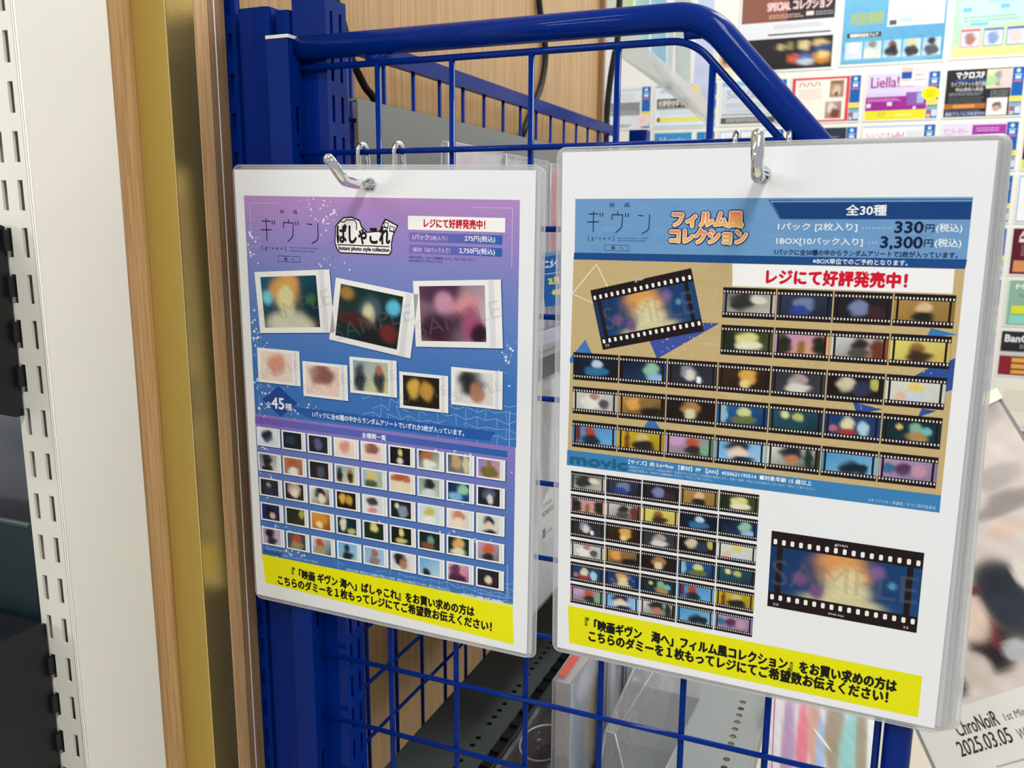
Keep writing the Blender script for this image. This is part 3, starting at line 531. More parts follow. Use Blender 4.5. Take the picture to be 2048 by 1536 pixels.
# ---- left sign: lilac to blue photo card poster
def left_print(t):
    p = Print(); st = [(16.4,'b48ac4'),(38,'9b86c6'),(62,'7c84c4'),(95,'5a80c2'),(125,'3f76bd'),(150,'3a72b8'),(163,'3c72b8')]
    for (a, ca), (b, cb) in zip(st, st[1:]): p.poly([(6.8, a), (200, a), (200, b), (6.8, b)], [ca, ca, cb, cb], 0)
    st = [(163,'8c78c0'),(185,'7078be'),(215,'5878bc'),(245,'4a76ba'),(266.4,'3c74b8')]
    for (a, ca), (b, cb) in zip(st, st[1:]): p.poly([(6.6, a), (199.6, a), (199.5, b), (6.4, b)], [ca, ca, cb, cb], 0)
    for l in ([(11, 42), (11, 21), (33, 21)], [(170, 21), (195.5, 21), (195.5, 55)], [(11, 245), (11, 261), (30, 261)], [(195.5, 240), (195.5, 263), (175, 263)], [(195.5, 141), (195.5, 163)], [(11, 150), (11, 163)]): p.line(l, 0.35, 'c9bfe6', 1)
    for a in ((62, 20, 6, 3, 30), (70, 32, 5, 5, 40), (12, 48, 3, 8, 34), (72, 56, 8, 5, 26), (12, 110, 3, 9, 60), (13, 138, 4, 12, 60), (25, 146, 8, 7, 60), (192, 104, 3, 8, 40), (48, 158, 10, 4, 44), (165, 172, 10, 3, 30), (185, 176, 6, 2, 20), (13, 200, 3, 22, 70), (20, 246, 10, 8, 60), (165, 200, 10, 3, 22), (165, 225, 12, 4, 34), (100, 228, 6, 3, 18), (33, 260, 7, 3, 34)): speckles(p, *a)
    water(p, 92, 137, 199.8, 163, 8.5, 0.28, '9cc0ea', fade=.5); water(p, 70, 252, 199.4, 266.2, 7.5, 0.26, '9cc0ea', fade=.6); water(p, 7, 252, 40, 266, 7, .2, '7aa8dc')
    p.poly([(13.6, 152), (27.3, 141.5), (42, 152), (28, 163)], '1d4596', 2)
    p.poly([(36, 154.6), (186.5, 154.8), (182, 161.2), (50, 161.2)], '2458a8', 2)
    p.poly([(6.6, 164.8), (60, 165), (60, 169.8), (6.4, 169.6)], ['7c58b4', '5c62b8', '5c62b8', '7c58b4'], 2); p.poly([(60, 165), (194.4, 166), (194.4, 170), (60, 169.8)], ['5c62b8', '2260ac', '2260ac', '5c62b8'], 2)
    p.rect(127.6, 26.7, 191.1, 34.9, 'f6f6f4', 2)
    for a, b in ((36.6, 41.9), (43.9, 48.9)): p.poly([(128.1, a), (189.5, a), (189.3, b), (128.1, b)], ['8468bc', '2460b0', '2460b0', '8468bc'], 2)
    p.line([(31.6, 54.3), (48.7, 54.3), (48.7, 57.9), (31.6, 57.9), (31.6, 54.3)], 0.3, '2a2c50', 2)
    # rounded white badge behind the product lettering
    p.poly([(76, 34), (79, 31), (82, 28.6), (88, 28), (94, 30), (95.5, 34), (99, 37), (108, 36), (109.5, 32), (112, 28.6), (121, 32.6), (117.5, 39), (116.4, 44), (116.4, 48.6), (114.5, 51), (79, 51), (76.5, 48.8), (75, 44.5)], '1a1014', 2)
    p.poly([(76.8, 34.4), (79.6, 31.8), (82.4, 29.4), (88, 28.9), (93.4, 30.8), (94.8, 34.6), (98.6, 37.8), (108.6, 36.8), (110.2, 32.6), (112.4, 29.8), (119.8, 33), (116.7, 39), (115.6, 44), (115.6, 48.2), (114, 50.2), (79.4, 50.2), (77.3, 48.4), (75.8, 44.3)], 'f4f2f0', 2.3)
    p.line([(80.5, 31.5), (83, 31.5), (84, 30.2), (90, 30.2), (91.5, 32), (91.5, 36)], 0.7, '1c1418', 2.6)
    for cx, cy in ((112.6, 32.8), (116.6, 35)): p.poly([(cx-1.6, cy-2.2), (cx+1.8, cy-1.4), (cx+1.2, cy+2.2), (cx-2, cy+1.4)], '1c1418', 2.6); p.poly([(cx-1.1, cy-1.6), (cx+1.2, cy-1.0), (cx+.8, cy+1.2), (cx-1.3, cy+.6)], 'f0eeec', 2.8)
    p.rect(77.2, 45.3, 114.6, 46.0, '2a1a1c', 2.6)
    p.out('printed_poster', t)
    # cards
    def card(name, q, im, spec, wm=True):
        c = Print(); c.poly([(q[0][0]+.5, q[0][1]+.6), (q[1][0]+.7, q[1][1]+.6), (q[2][0]+.7, q[2][1]+.7), (q[3][0]+.5, q[3][1]+.7)], '2c5690', 2.4)
        c.poly(q, 'f0efec', 3)
        a = lambda u, v: ((q[0][0]*(1-u)+q[1][0]*u)*(1-v)+(q[3][0]*(1-u)+q[2][0]*u)*v, (q[0][1]*(1-u)+q[1][1]*u)*(1-v)+(q[3][1]*(1-u)+q[2][1]*u)*v)
        c.poly([a(.86, .01), a(.925, .01), a(.925, .99), a(.86, .99)], 'dcdde0', 3.3)
        u0, v0, u1, v1 = im; c.picture([a(u0, v0), a(u1, v0), a(u1, v1), a(u0, v1)], spec, 3.6, *((26, 20, 4.5) if wm else (14, 11, 6)))
        c.out(name, t)
        if wm:
            w = Print(); x0, y0 = a(.06, .62); x1, y1 = a(1.02, .40); ww, hh = abs(a(1, 0)[0]-a(0, 0)[0]), abs(a(0, 1)[1]-a(0, 0)[1])
            cx, cy = a(.5, .58); w.text('SAMPLE', cx-ww*.5, cy-hh*.13, cx+ww*.5, cy+hh*.13, '707680', 4.5, rot=-0.30); w.out('sample_watermark', t, 'mark')
    card('photo_card', [(12.2, 65.7), (70.7, 61.4), (73.1, 101.8), (14.6, 106.3)], (.075, .085, .82, .91), CARD3[0])
    card('photo_card', [(75.4, 66.3), (134.3, 73.9), (128.2, 114.2), (68.9, 106.6)], (.07, .08, .83, .91), CARD3[1])
    card('photo_card', [(130.6, 65.8), (188.8, 62.1), (190.6, 102.9), (132.2, 106.3)], (.07, .08, .82, .91), CARD3[2])
    for q, s in zip(([11.2, 116.3, 45.3, 140], [47.4, 122.5, 82, 146.2], [83.8, 116.5, 118.3, 140.3], [120.2, 123, 154.4, 146.6], [156.4, 116.9, 190.7, 140.6]), MED):
        card('photo_card', [(q[0], q[1]), (q[2], q[1]), (q[2], q[3]), (q[0], q[3])], (.075, .09, .82, .92), s)
    for r in range(5):
        for c_ in range(9):
            x, y = 7.4+c_*20.8, 171.75+r*18.25+c_*0.04
            card('photo_card', [(x, y), (x+19.3, y), (x+19.3, y+13.4), (x, y+13.4)], (.06, .08, .82, .92), SMALL[r*9+c_], False)
    p = Print()
    p.rect(6.4, 266.3, 199.6, 267.4, 'e8e80c', 1); p.poly([(6.4, 266.2), (199.2, 268.0), (200.4, 293.8), (8.2, 287.8)], 'eeea08', 1.2)
    p.out('yellow_notice_strip', t)
    p = Print()
    T = p.text
    T('映', 34.7, 24.8, 37.7, 27.4, '2a2038'); T('画', 44.9, 24.8, 47.9, 27.3, '2a2038')
    logo_lines(p, lambda x: 19.2+(x-197)*.1204, lambda y: 33+(y-400)*.1, 0.62, '1a1624')
    T('[ g i v e n ]', 19.2, 48.2, 38.3, 51.2, '2c2c58'); T("MIGHTY CRY, HANDFUL, I'M MOVIE", 41, 48.2, 62.5, 49.2, '3a3c6c'); T('WHISTLED WITH OPEN UNREST', 41, 50.3, 60, 51.2, '3a3c6c')
    T('海', 36.4, 55, 38.8, 57.3, '2a2c50', bold=.05); T('へ', 42, 55.6, 44.4, 56.9, '2a2c50', bold=.05)
    T('ぱしゃこれ', 77.2, 33.2, 114.8, 44.6, '1c1216', bold=.42, ring=1)
    T('Instant photo style collection', 78.2, 46.5, 114.4, 49.6, '1a1216', bold=.16)
    T('レジにて好評発売中！', 138.5, 28.2, 178.5, 33.4, 'cc1430', bold=.24)
    T('1パック', 130.8, 37.6, 141.5, 40.9, 'f4f4f6', bold=.04); T('（3枚入り）', 142, 38, 153.9, 40.9, 'e8e8f2'); T('275円(税込)', 165.4, 37.2, 184.9, 41.2, 'f6f6f6', bold=.06)
    T('1BOX（10パック入り）', 130.8, 45, 156, 48.2, 'f0f0f4'); T('2,750円(税込)', 161.8, 44.4, 184.8, 48.4, 'f6f6f6', bold=.06)
    T('※商品の性質上、1BOXで全種類揃いません。予めご了承ください。', 128, 50.6, 172.3, 52.2, '2e3c74'); T('※BOX単位でのご予約となります。', 128, 52.7, 151.2, 54.2, '2e3c74')
    T('全', 16.4, 153.0, 20.6, 157.3, 'f2f4f8', bold=.05); T('45', 21, 149.6, 31.2, 157.4, 'f6f6f8', bold=.2); T('種', 32, 152.8, 37.6, 157.5, 'f2f4f8', bold=.05)
    T('1パックに全45種の中からランダムアソートでいずれか3枚が入っています。', 53.9, 156.1, 165.2, 160.0, 'f0f4fa', bold=.07)
    T('全種類一覧', 91.6, 166.1, 109.7, 169.7, 'eef0fa', bold=.08)
    T('movic', 8.3, 261.8, 23.4, 265.2, '1e4c78', bold=.22); T('※画像はイメージです。©キヅナツキ・新書館／ギヴン製作委員会', 25.3, 263.3, 53.7, 264.9, 'c6dcf2')
    T('※商品の仕様・発売日などは諸般の事情により変更・延期になる場合がございます。予めご了承ください。', 76.4, 264.0, 155.6, 265.8, 'b8d2ee', bold=.05)
    T('©キヅナツキ・新書館／ギヴン製作委員会', 163.8, 265.0, 192.9, 267.3, 'dceaf6', bold=.08)
    T('『「映画 ギヴン 海へ」ぱしゃこれ』をお買い求めの方は', 31.8, 272.6, 172.6, 279.6, '14140c', bold=.34, rot=0.010)
    T('こちらのダミーを１枚もってレジにてご希望数お伝えください！', 19.4, 280.6, 184.9, 287.6, '14140c', bold=.34, rot=0.008)
    p.out('printed_lettering', t)

UL, WL = frame_axes(0.0133, 0.0207, 0.0171)
SL = 0.985   # held a little nearer than the bracket
UL, WL = UL*SL, WL*SL
sheet('laminated lilac-and-blue photo card poster with a yellow strip, hanging on the left hook', UL, WL, (-0.3894*SL, 0.4597*SL, 0.0300*SL), (0, 0, 209.4, 298.4), (1.0, 2.8, 3.2, 2.6), (101.7, 8.9), left_print)
sheet('blank laminated sheet edge just behind the left lilac poster', UL, WL, (-0.3894*SL, 0.4597*SL, 0.0300*SL), (0.6, 0.4, 209.4, 298.0), (1.0, 2.6, 3.2, 2.6), (101.7, 8.9), dx=(0.0022, 0.0014, -0.0006), edge='pouch')

# ---- right sign: film strip poster
def film(t, q, spec, big=False):
    c = Print(); a = lambda u, v: ((q[0][0]*(1-u)+q[1][0]*u)*(1-v)+(q[3][0]*(1-u)+q[2][0]*u)*v, (q[0][1]*(1-u)+q[1][1]*u)*(1-v)+(q[3][1]*(1-u)+q[2][1]*u)*v)
    R_ = lambda u0, v0, u1, v1, col, k: c.poly([a(u0, v0), a(u1, v0), a(u1, v1), a(u0, v1)], col, k)
    c.poly(q, '1c1012', 2)
    R_(0.003, .2, .045, .8, spec[0], 3); R_(.945, .2, .997, .8, spec[1], 3)
    c.picture([a(.085, .2), a(.905, .2), a(.905, .8), a(.085, .8)], spec, 3, *((44, 24, 3.2) if big else (20, 11, 6)))
    n = 17
    for i in range(n):
        x = .03+i*(.94/(n-1))
        for v in (.135, .865):
            if big:
                pts = [a(x+.0125*sx*s1, v+.034*sy*s2) for sx, sy, s1, s2 in ((-1,-1,.6,1),(1,-1,.6,1),(1,-1,1,.7),(1,1,1,.7),(1,1,.6,1),(-1,1,.6,1),(-1,1,1,.7),(-1,-1,1,.7))]
                c.poly(pts, 'f0eee8', 4)
            else: R_(x-.012, v-.034, x+.012, v+.034, 'e8e6e0', 4)
    c.out('film_frame', t)
def right_print(t):
    p = Print()
    p.rect(-.1, 0, 194.2, 29.4, '6c9ac8', 0)
    for i in range(60):
        x, y = rnd.uniform(9, 184), rnd.uniform(2, 27); p.disc(x, y, rnd.uniform(2, 9), '6896c5' if i % 2 else '709dcb', 0.2+.01*i, 9, rnd.uniform(.5, 2))
    p.poly([(-.4, 29.2), (194.4, 28.6), (194.0, 33.0), (-.7, 33.0)], '174a88', 1)
    p.poly([(-.7, 33), (194, 33), (193.8, 144.6), (-2.8, 143.7)], 'c4ad7c', 0)
    for i in range(70): p.disc(rnd.uniform(9, 184), rnd.uniform(36, 140), rnd.uniform(2, 9), ['c6b080', 'c0a878', 'cab486'][i % 3], 0.2+.01*i, 9, rnd.uniform(.6, 2))
    p.poly([(-3, 143.6), (193.8, 144.4), (193.9, 153.4), (-3.2, 152.8)], '3a80b8', 1)
    p.poly([(104.6, 2.2), (194, 2.1), (194, 10.2), (109.6, 10.4)], '14407c', 2)
    p.line([(194, 1.1), (103.2, 1.1), (109.2, 10.4)], 0.35, '1c3c70', 2)
    for l, w in (([(12.8, 35.4), (-1.2, 52.2)], .5), ([(12.8, 35.4), (20.2, 48.8)], .5), ([(-1.2, 52.2), (13, 57.6)], .4)): p.line(l, w, 'f0ead8', 1.5)
    p.poly([(7, 77.8), (-2.2, 89.3), (-2, 92), (12.5, 88)], '3e78b4', 1.5)
    p.poly([(74, 64.6), (81.5, 64.6), (48.6, 86), (43, 74)], '4050a0', 1.5)
    p.poly([(182, 61.6), (194, 64.2), (180.5, 66)], '3878b4', 1.5); p.poly([(186, 80), (193.8, 75.4), (193.9, 91), (190, 92.6), (176, 86), (183, 81)], '2c4e94', 1.5)
    p.poly([(150, 101), (164, 103.5), (152, 107)], '2c4e94', 1.5); p.poly([(46.5, 118), (52, 125.5), (42, 126)], '3a70b0', 1.5); p.poly([(181.5, 101.4), (188, 102), (180, 106)], '2c50a0', 1.5)
    for i in range(70): p.disc(rnd.uniform(45, 82), rnd.uniform(48, 84), .3, 'e4d4a8', 1.6, 6)
    for i in range(60): p.disc(rnd.uniform(2, 190), rnd.choice((103.2, 122.8, 142.4, 83.4))+rnd.uniform(-.8, .8), .3, 'e4d4a8', 1.6, 6)
    p.poly([(86.6, 33.2), (189.6, 33.2), (189.8, 44.8), (87.2, 44.8)], 'f2f2f2', 2)
    p.line([(17.3, 24.6), (30.9, 24.8), (30.9, 27.9), (17.3, 27.6), (17.3, 24.6)], .28, '35507c', 2)
    p.out('printed_poster', t)
    film(t, [(9.5, 49.9), (65.3, 36.1), (73.5, 69.2), (17.5, 83.0)], BIG, True)
    k = 0
    for y, cols in ((45.5, range(3, 7)), (65.2, range(3, 7)), (85.4, range(7)), (105.3, range(7)), (125.3, range(7))):
        for c_ in cols:
            x = c_*27.4+(0.4 if y < 80 else 0); film(t, [(x, y), (x+26.7, y), (x+26.7, y+15.9), (x, y+15.9)], FILM[k]); k += 1
    order = list(range(21))+['B', 21, 22, 23, 24, 25, 26, 27, 28]
    for i, f in enumerate(order):
        x, y = -0.5+(i % 5)*21.65+(i//5)*.12, 156.0+(i//5)*14.12; film(t, [(x, y), (x+20.9, y+.1), (x+20.9, y+12.5), (x, y+12.4)], BIG if f == 'B' else FILM[f])
    film(t, [(114.6, 175.2), (189.0, 175.5), (189.1, 219.3), (114.7, 218.9)], BIG, True)
    w = Print(); w.text('SAMPLE', 17, 53.5, 68, 66, '8890a0', 5, rot=-.24); w.out('sample_watermark', t, 'mark'); w = Print(); w.text('SAMPLE', 116, 190, 188, 205, '8890a0', 5, rot=-.03)
    w.out('sample_watermark', t, 'mark')
    p = Print(); p.poly([(-1.4, 241.5), (193.8, 242.6), (193.8, 266.2), (-.1, 265.9)], 'e6e40a', 1.2); p.out('yellow_notice_strip', t)
    p = Print(); T = p.text; N_ = '1b2c58'; Wt = 'e6eef4'
    T('映', 19.6, 2.0, 22.4, 4.6, N_); T('画', 28.0, 2.0, 30.8, 4.5, N_)
    logo_lines(p, lambda x: 7.1+(x-197)*.0956, lambda y: 7.7+(y-390)*.079, .5, '16203c')
    T('[ g i v e n ]', 7.7, 20.0, 22.6, 22.7, '24467c'); T("MIGHTY CRY, HANDFUL, I'M MOVIE", 24.4, 20.6, 41.2, 21.4, '2c5088'); T('WHISTLED WITH OPEN UNREST', 24.4, 21.9, 40, 22.7, '2c5088')
    T('海', 21, 25.2, 23.2, 27.2, '24406c', bold=.05); T('へ', 25.6, 25.7, 27.8, 26.9, '24406c', bold=.05)
    for (s, a, b, c_, d) in (('フィルム風', 54.6, 7.2, 90.6, 14.6), ('コレクション', 53.6, 15.8, 93.0, 23.0)):
        T(s, a, b, c_, d, '1c2250', k=3, bold=1.5, ring=1); T(s, a, b, c_, d, 'f6ead8', k=4, bold=.85, ring=1); T(s, a, b, c_, d, 'e07850', k=5, bold=.45, ring=1, grad='f0bc68')
    T('全30種', 139.8, 3.4, 158.0, 8.5, 'f2f2f2', bold=.12)
    T('1パック [2枚入り]', 108.3, 12.2, 145.5, 16.4, Wt, bold=.08)
    for i in range(10): p.disc(148.2+i*1.4, 14.4, .26, Wt, 3, 8)
    T('330', 162.3, 11.4, 174.6, 16.6, '121c3c', bold=.24); T('円', 175.6, 12.6, 179.3, 16.2, '1b2848', bold=.06); T('(税込)', 180.2, 12.2, 191.1, 16.6, Wt, bold=.08)
    T('1BOX[10パック入り]', 108.0, 19.4, 148.5, 23.4, Wt, bold=.08)
    for i in range(3): p.disc(151.4+i*1.6, 21.5, .28, Wt, 3, 8)
    T('3,300', 156.6, 18.5, 174.8, 24.6, '121c3c', bold=.24); T('円', 175.6, 19.6, 179.3, 23.2, '1b2848', bold=.06); T('(税込)', 180.2, 19.1, 191.3, 23.6, Wt, bold=.08)
    T('1パックに全30種の中からランダムアソートで2枚が入っています。', 107.4, 25.3, 190.3, 28.2, '16264c', bold=.08)
    T('※BOX単位でのご予約となります。', 126.1, 29.5, 169.3, 32.2, 'e6ecf4', bold=.05)
    T('レジにて好評発売中！', 104.2, 35.6, 169.6, 43.0, 'd01030', bold=.42)
    T('movic', -.8, 146.0, 33.2, 151.6, '1c6288', bold=.55)
    T('【サイズ】約 5.6×9cm 【素材】PP 【JAN】4550621193514  ■対象年齢 15 歳以上', 34.2, 144.9, 133.2, 147.9, 'f0f4f6', bold=.06)
    T('※画像はイメージです。※商品の発売・仕様などにつきましては諸般の事情により、変更・延期・中止になる場合がございます。予めご了承ください。', 34.5, 148.4, 135.3, 149.9, 'bcd6ea')
    T('※商品の性質上、1BOXで全種類揃いません。予めご了承ください。', 34.5, 150.4, 82, 151.9, 'bcd6ea')
    T('©キヅナツキ・新書館／ギヴン製作委員会', 161, 150.2, 192.1, 152.2, 'bcd6ea')
    T('given', 146.6, 177.1, 153.0, 179.0, 'e4ded2', k=6); T('22', 117.6, 216.4, 120.6, 217.6, 'e4ded2', k=6); T('22', 182.6, 216.6, 185.2, 217.8, 'e4ded2', k=6); T('©NK,S/gc', 146, 216.4, 154, 217.8, 'e4ded2', k=6)
    T('given', 34.8, 42.2, 39.8, 44.2, 'e4ded2', k=6, rot=-.24); T('22', 18.8, 79.6, 21.2, 80.8, 'e4ded2', k=6, rot=-.24)
    T('『「映画ギヴン　海へ」フィルム風コレクション』をお買い求めの方は', 10.0, 247.4, 182.3, 254.4, '12120a', bold=.38, rot=.003)
    T('こちらのダミーを１枚もってレジにてご希望数お伝えください！', 12.5, 254.9, 178.6, 261.9, '12120a', bold=.38)
    p.out('printed_lettering', t)

UR, WR = frame_axes(-0.018, 0.0133, -0.0013)
OR = (-0.1554, 0.4597, 0.0106)
sheet('laminated film strip poster in blue and tan with yellow strip, on the right hook', UR, WR, OR, (-8, -25, 202, 270.5), (3.0, 2.4, 3.4, 2.6), (99.0, -11.3), right_print)
lab = ['second laminated sheet just behind the right film strip poster', 'third laminated sheet behind the right film strip poster, a step further right', 'rearmost laminated sheet of the stack on the right hook']
for i, (dx, ry) in enumerate(((0.0012, 0.0065), (0.0022, 0.013), (0.0030, 0.0195))):
    U2, W2 = frame_axes(-0.018, 0.0133, -0.0013-ry)
    sheet(lab[i], U2, W2, OR, (-6.5, -24.5, 202, 270.0), (3.6, 2.2, 3.4, 2.6), (98.0-1000*dx+1.0, -11.3-0.5*i), dx=(dx, 0.0012*(i+1), -0.0009*(i+1)), edge='edge' if i == 2 else 'pouch')

# ---------------------------------------------------------------- chrome hooks
def hook(label, x, xl0, xl1, arm, tipz):
    b = thing('display_hook', label, 'hook', (x, 0.45, 0.0), 'chrome hooks on the near side panel')
    obj('arm', MB().tube(arm, 0.0031, 16), 'chrome', b)
    e = Vector(arm[-1]); d = (Vector(arm[-1])-Vector(arm[-2])).normalized()
    obj('rounded_tip', MB().tube([e, e+d*0.0012, e+d*0.0022, e+d*0.0028], [0.0031, 0.0028, 0.0020, 0.0006], 16), 'chrome', b)
    for xx in (xl0, xl1):
        yf, yb, zt = YP-0.0068, YP+0.0034, 0.0440
        pts = [(x+(xx-x)*0.75, yf+.0002, 0.0185), (xx, yf, 0.0215), (xx, yf, 0.0390)]+[(xx, (yf+yb)/2-(yb-yf)/2*math.cos(math.pi*k/8), 0.0395+0.0052*math.sin(math.pi*k/8)) for k in range(9)]+[(xx, yb, 0.0385), (xx+.0005, yb+.0022, 0.008)]
        obj('wire_loop', MB().tube(pts, 0.00165, 10), 'chrome', b)
    obj('back_bar', MB().tube([(xl0+(x-xl0)*.2, YP-0.0066, 0.0185), (xl1+(x-xl1)*.2, YP-0.0066, 0.0185)], 0.0017, 10), 'chrome', b)
    return b
ex = (-0.2869, 0.4360, 0.0203)
hook('chrome hook through the left lilac poster, its tip bent up and out', -0.2869, -0.3001, -0.2744,
     [(-0.2869, YP-0.0066, 0.0185), (-0.2869, 0.4440, 0.0195)]+bend((-0.2869, 0.4440, 0.0195), (-0.2869, 0.4325, 0.0205), (-0.2869, 0.4172, 0.0322), 0.006)+[(-0.2869, 0.4172, 0.0322)], 0)
hook('chrome hook through the right film strip poster, its tip standing upright', -0.0566, -0.0721, -0.0453,
     [(-0.0564, YP-0.0066, 0.0215), (-0.0562, 0.4460, 0.0212)]+bend((-0.0562, 0.4460, 0.0212), (-0.0552, 0.4290, 0.0200), (-0.0552, 0.4240, 0.0385), 0.0055)+[(-0.0552, 0.4240, 0.0385)], 0)

# ---------------------------------------------------------------- announcement cards on the far wall
YW = 2.70
def wallframe(x, z, y=YW): return Matrix(((1, 0, 0, x), (0, 0, -1, y), (0, 1, 0, z), (0, 0, 0, 1)))
def face_print(w, h, bgc, items, pics=()):
    p = Print(); p.poly([(0, 0), (w, 0), (w, h), (0, h)], bgc, 1); n = 0
    for it in items:
        n += 1; k = 2+n*.2
        if it[0] == 'r': p.rect(it[1]*w, it[2]*h, it[3]*w, it[4]*h, it[5], k)
        elif it[0] == 't': p.text(it[1], it[2]*w, it[3]*h, it[4]*w, it[5]*h, it[6], k, bold=(it[7] if len(it) > 7 else .5))
        elif it[0] == 'l':           # rows of fine print, too small to read
            y = it[2]*h
            while y < it[4]*h:
                x = it[1]*w; e = (it[3]-rnd.uniform(0, .12)*(it[3]-it[1]))*w
                while x < e: q = min(rnd.uniform(2, 9), e-x+.5); p.rect(x, y, x+q, y+it[6], it[5], k); x += q+rnd.uniform(.8, 2)
                y += it[6]*2.1
        elif it[0] == 'p': p.picture([(it[1]*w, it[2]*h), (it[3]*w, it[2]*h), (it[3]*w, it[4]*h), (it[1]*w, it[4]*h)], it[5], k, 18, 14)
        elif it[0] == 'd': p.disc(it[1]*w, it[2]*h, it[3], it[4], k, 16)
    return p
def wall_card(label, r, c, bgc, items, strip=True, sticker=None, tagc=True, wf=155.0, group='announcement cards on the far wall'):
    x, z = (.0504+.0738*c)*YW, (.1473-.0515*r)*YW
    W_, H_ = 183.0, 122.0
    t = thing('announcement_card', label, 'card', matrix=wallframe(x, z), group=group)
    obj('card_sleeve', MB().box((-.004, -(H_+4)/1000, -0.0008), ((W_+4)/1000, .004, 0)), 'white', t, local=True)
    face_print(wf if strip else W_, H_, bgc, items).out('printed_face', t, 'inkprint')
    if strip:
        p = Print(wf+1); p.rect(0, 0, 27, 72, '1c62b4', 1); p.disc(13, 9, 5, 'cfe4f6', 2, 12); p.rect(5, 17, 22, 20, 'a8cdf0', 2); p.rect(7, 22, 20, 30, 'd4e6f8', 2); p.rect(4, 33, 23, 37, 'e06a8c', 2)
        p.rect(0, 72, 27, 122, '2d6cb8', 1); p.rect(0, 90, 27, 100, '88b0b8', 2); p.disc(6, 106, 5, 'd8503c', 2, 12); p.disc(6, 115, 5, 'd8c8a8', 2, 12); p.rect(13, 100, 26, 117, 'cfe0f6', 2); p.out('info_strip', t, 'inkprint')
        if tagc:
            p = Print(wf-1); p.rect(0, 73, 30, 87, 'f4e070', 5); p.rect(4, 78, 26, 80, 'd8c050', 6); p.out('price_tag', t, 'inkprint')
    if sticker:
        sx, sy, rr, col, ink = sticker; p = Print(); p.burst(sx, sy, rr, col, 8, 16, rr*.78)
        for q in (-.28, 0, .28): p.rect(sx-rr*.45, sy+q*rr-1.2, sx+rr*.45, sy+q*rr+1.2, ink, 9)
        p.out('burst_sticker', t, 'inkprint')
    return t
yel = ('f8ea10', 'e88828')
wall_card('grey card with a dark banner, leftmost in the upper card row', 0, -5, 'e4e6ea', [('r',0,.04,1,.08,'b8cce4'),('l',.1,.14,.9,.3,'c8ccd2',2.2),('r',.02,.36,.97,.68,'8a8c90'),('l',.3,.56,.95,.66,'b4b6ba',1.6),('l',.3,.9,.8,.97,'4a4a4c',2.4)], sticker=(162, 98, 24, 'f8dcd8', 'f0c4c0'), tagc=True)
wall_card('pale card with a black banner over a lemon bar, upper card row', 0, -4, 'e6eef4', [('r',0,0,1,.05,'8cb8e0'),('l',.08,.1,.6,.2,'a8acb4',3),('r',.03,.32,.66,.55,'3e3a34'),('t','好評受付中です',.06,.35,.63,.52,'e8e4d8',.5),('r',.03,.57,.98,.585,'70787c'),('l',.1,.62,.9,.72,'c4d8e0',2),('r',.03,.76,.98,.88,'ece87c'),('r',.04,.77,.1,.87,'6c6440'),('r',0,.97,1,1,'a8c4e0')], sticker=(166, 40, 17, *yel))
wall_card('silver-grey card with script lettering beside a lime burst sticker', 0, -3, 'd4dae2', [('r',0,0,1,.1,'8cbce4'),('t','Sir Vanity',.10,.20,.95,.44,'8c949c',.1),('l',.08,.5,.95,.6,'b0b6c0',2.4),('l',.1,.66,.7,.7,'b8bec8',2),('r',0,.75,1,.78,'b8beb8'),('l',.02,.755,.8,.78,'4c4c48',1.8),('r',0,.83,1,.97,'5c5850'),('l',.1,.86,.95,.94,'dcdcd4',2.6)], sticker=(152, 84, 18, 'ecf01c', 'c8c828'))
wall_card('cream card in a red frame with two small brown pictures', 0, -2, 'dc4c50', [('r',.06,.05,.94,.96,'f4eee4'),('t','ハハハ',.12,.10,.5,.2,'d04848',.4),('l',.12,.26,.55,.5,'e4c8bc',2),('p',.66,.08,.9,.46,('b89878','a88468',[(.5,.6,.3,.3,'dcc0a8'),(.5,.8,.12,.12,'5c4c60')])),('r',.68,.10,.88,.16,'907050'),('p',.60,.55,.88,.93,('c0a89c','9c6c60',[(.4,.4,.3,.3,'e4d8cc'),(.6,.7,.3,.3,'7c4438')]))])
wall_card('lilac and purple card over a yellow band with a small white slip on top', 0, -1, 'd9d2ee', [('t','Liella!',.07,.07,.53,.30,'a83c90',.8),('r',.5,.25,.78,.3,'d890c0'),('r',0,.42,1,.8,'9c2c94'),('r',0,.42,.66,.5,'d4c8ea'),('l',.03,.54,.6,.6,'e0a0c8',2.2),('r',.02,.64,.09,.73,'ecd8ec'),('r',.36,.62,.44,.7,'ecd8ec'),('r',.68,.42,.96,.7,'8c60b0'),('r',.84,.44,.95,.66,'a8b4e4'),('d',.81,.76,4,'ece4f4'),('r',0,.8,1,1,'e8e22c'),('l',.22,.84,.34,.93,'dca04c',2),('l',.5,.88,.8,.92,'f4f0a0',2)], sticker=(163, 57, 24, 'fcf000', 'e88828'))
p = Print(85, -18); p.rect(0, 0, 66, 52, 'f4f2f2', 9); p.rect(2, 4, 30, 16, 'ecc8b8', 10); p.rect(2, 16, 28, 34, '2458ac', 10); p.rect(2, 36, 26, 40, 'ecb898', 10); p.rect(32, 36, 62, 39, 'ec9c78', 10); p.rect(32, 6, 60, 22, 'f0dce0', 10); p.rect(36, 24, 56, 27, '9498a8', 10); p.out('white_slip', bpy.data.objects['announcement_card.004'], 'inkprint')
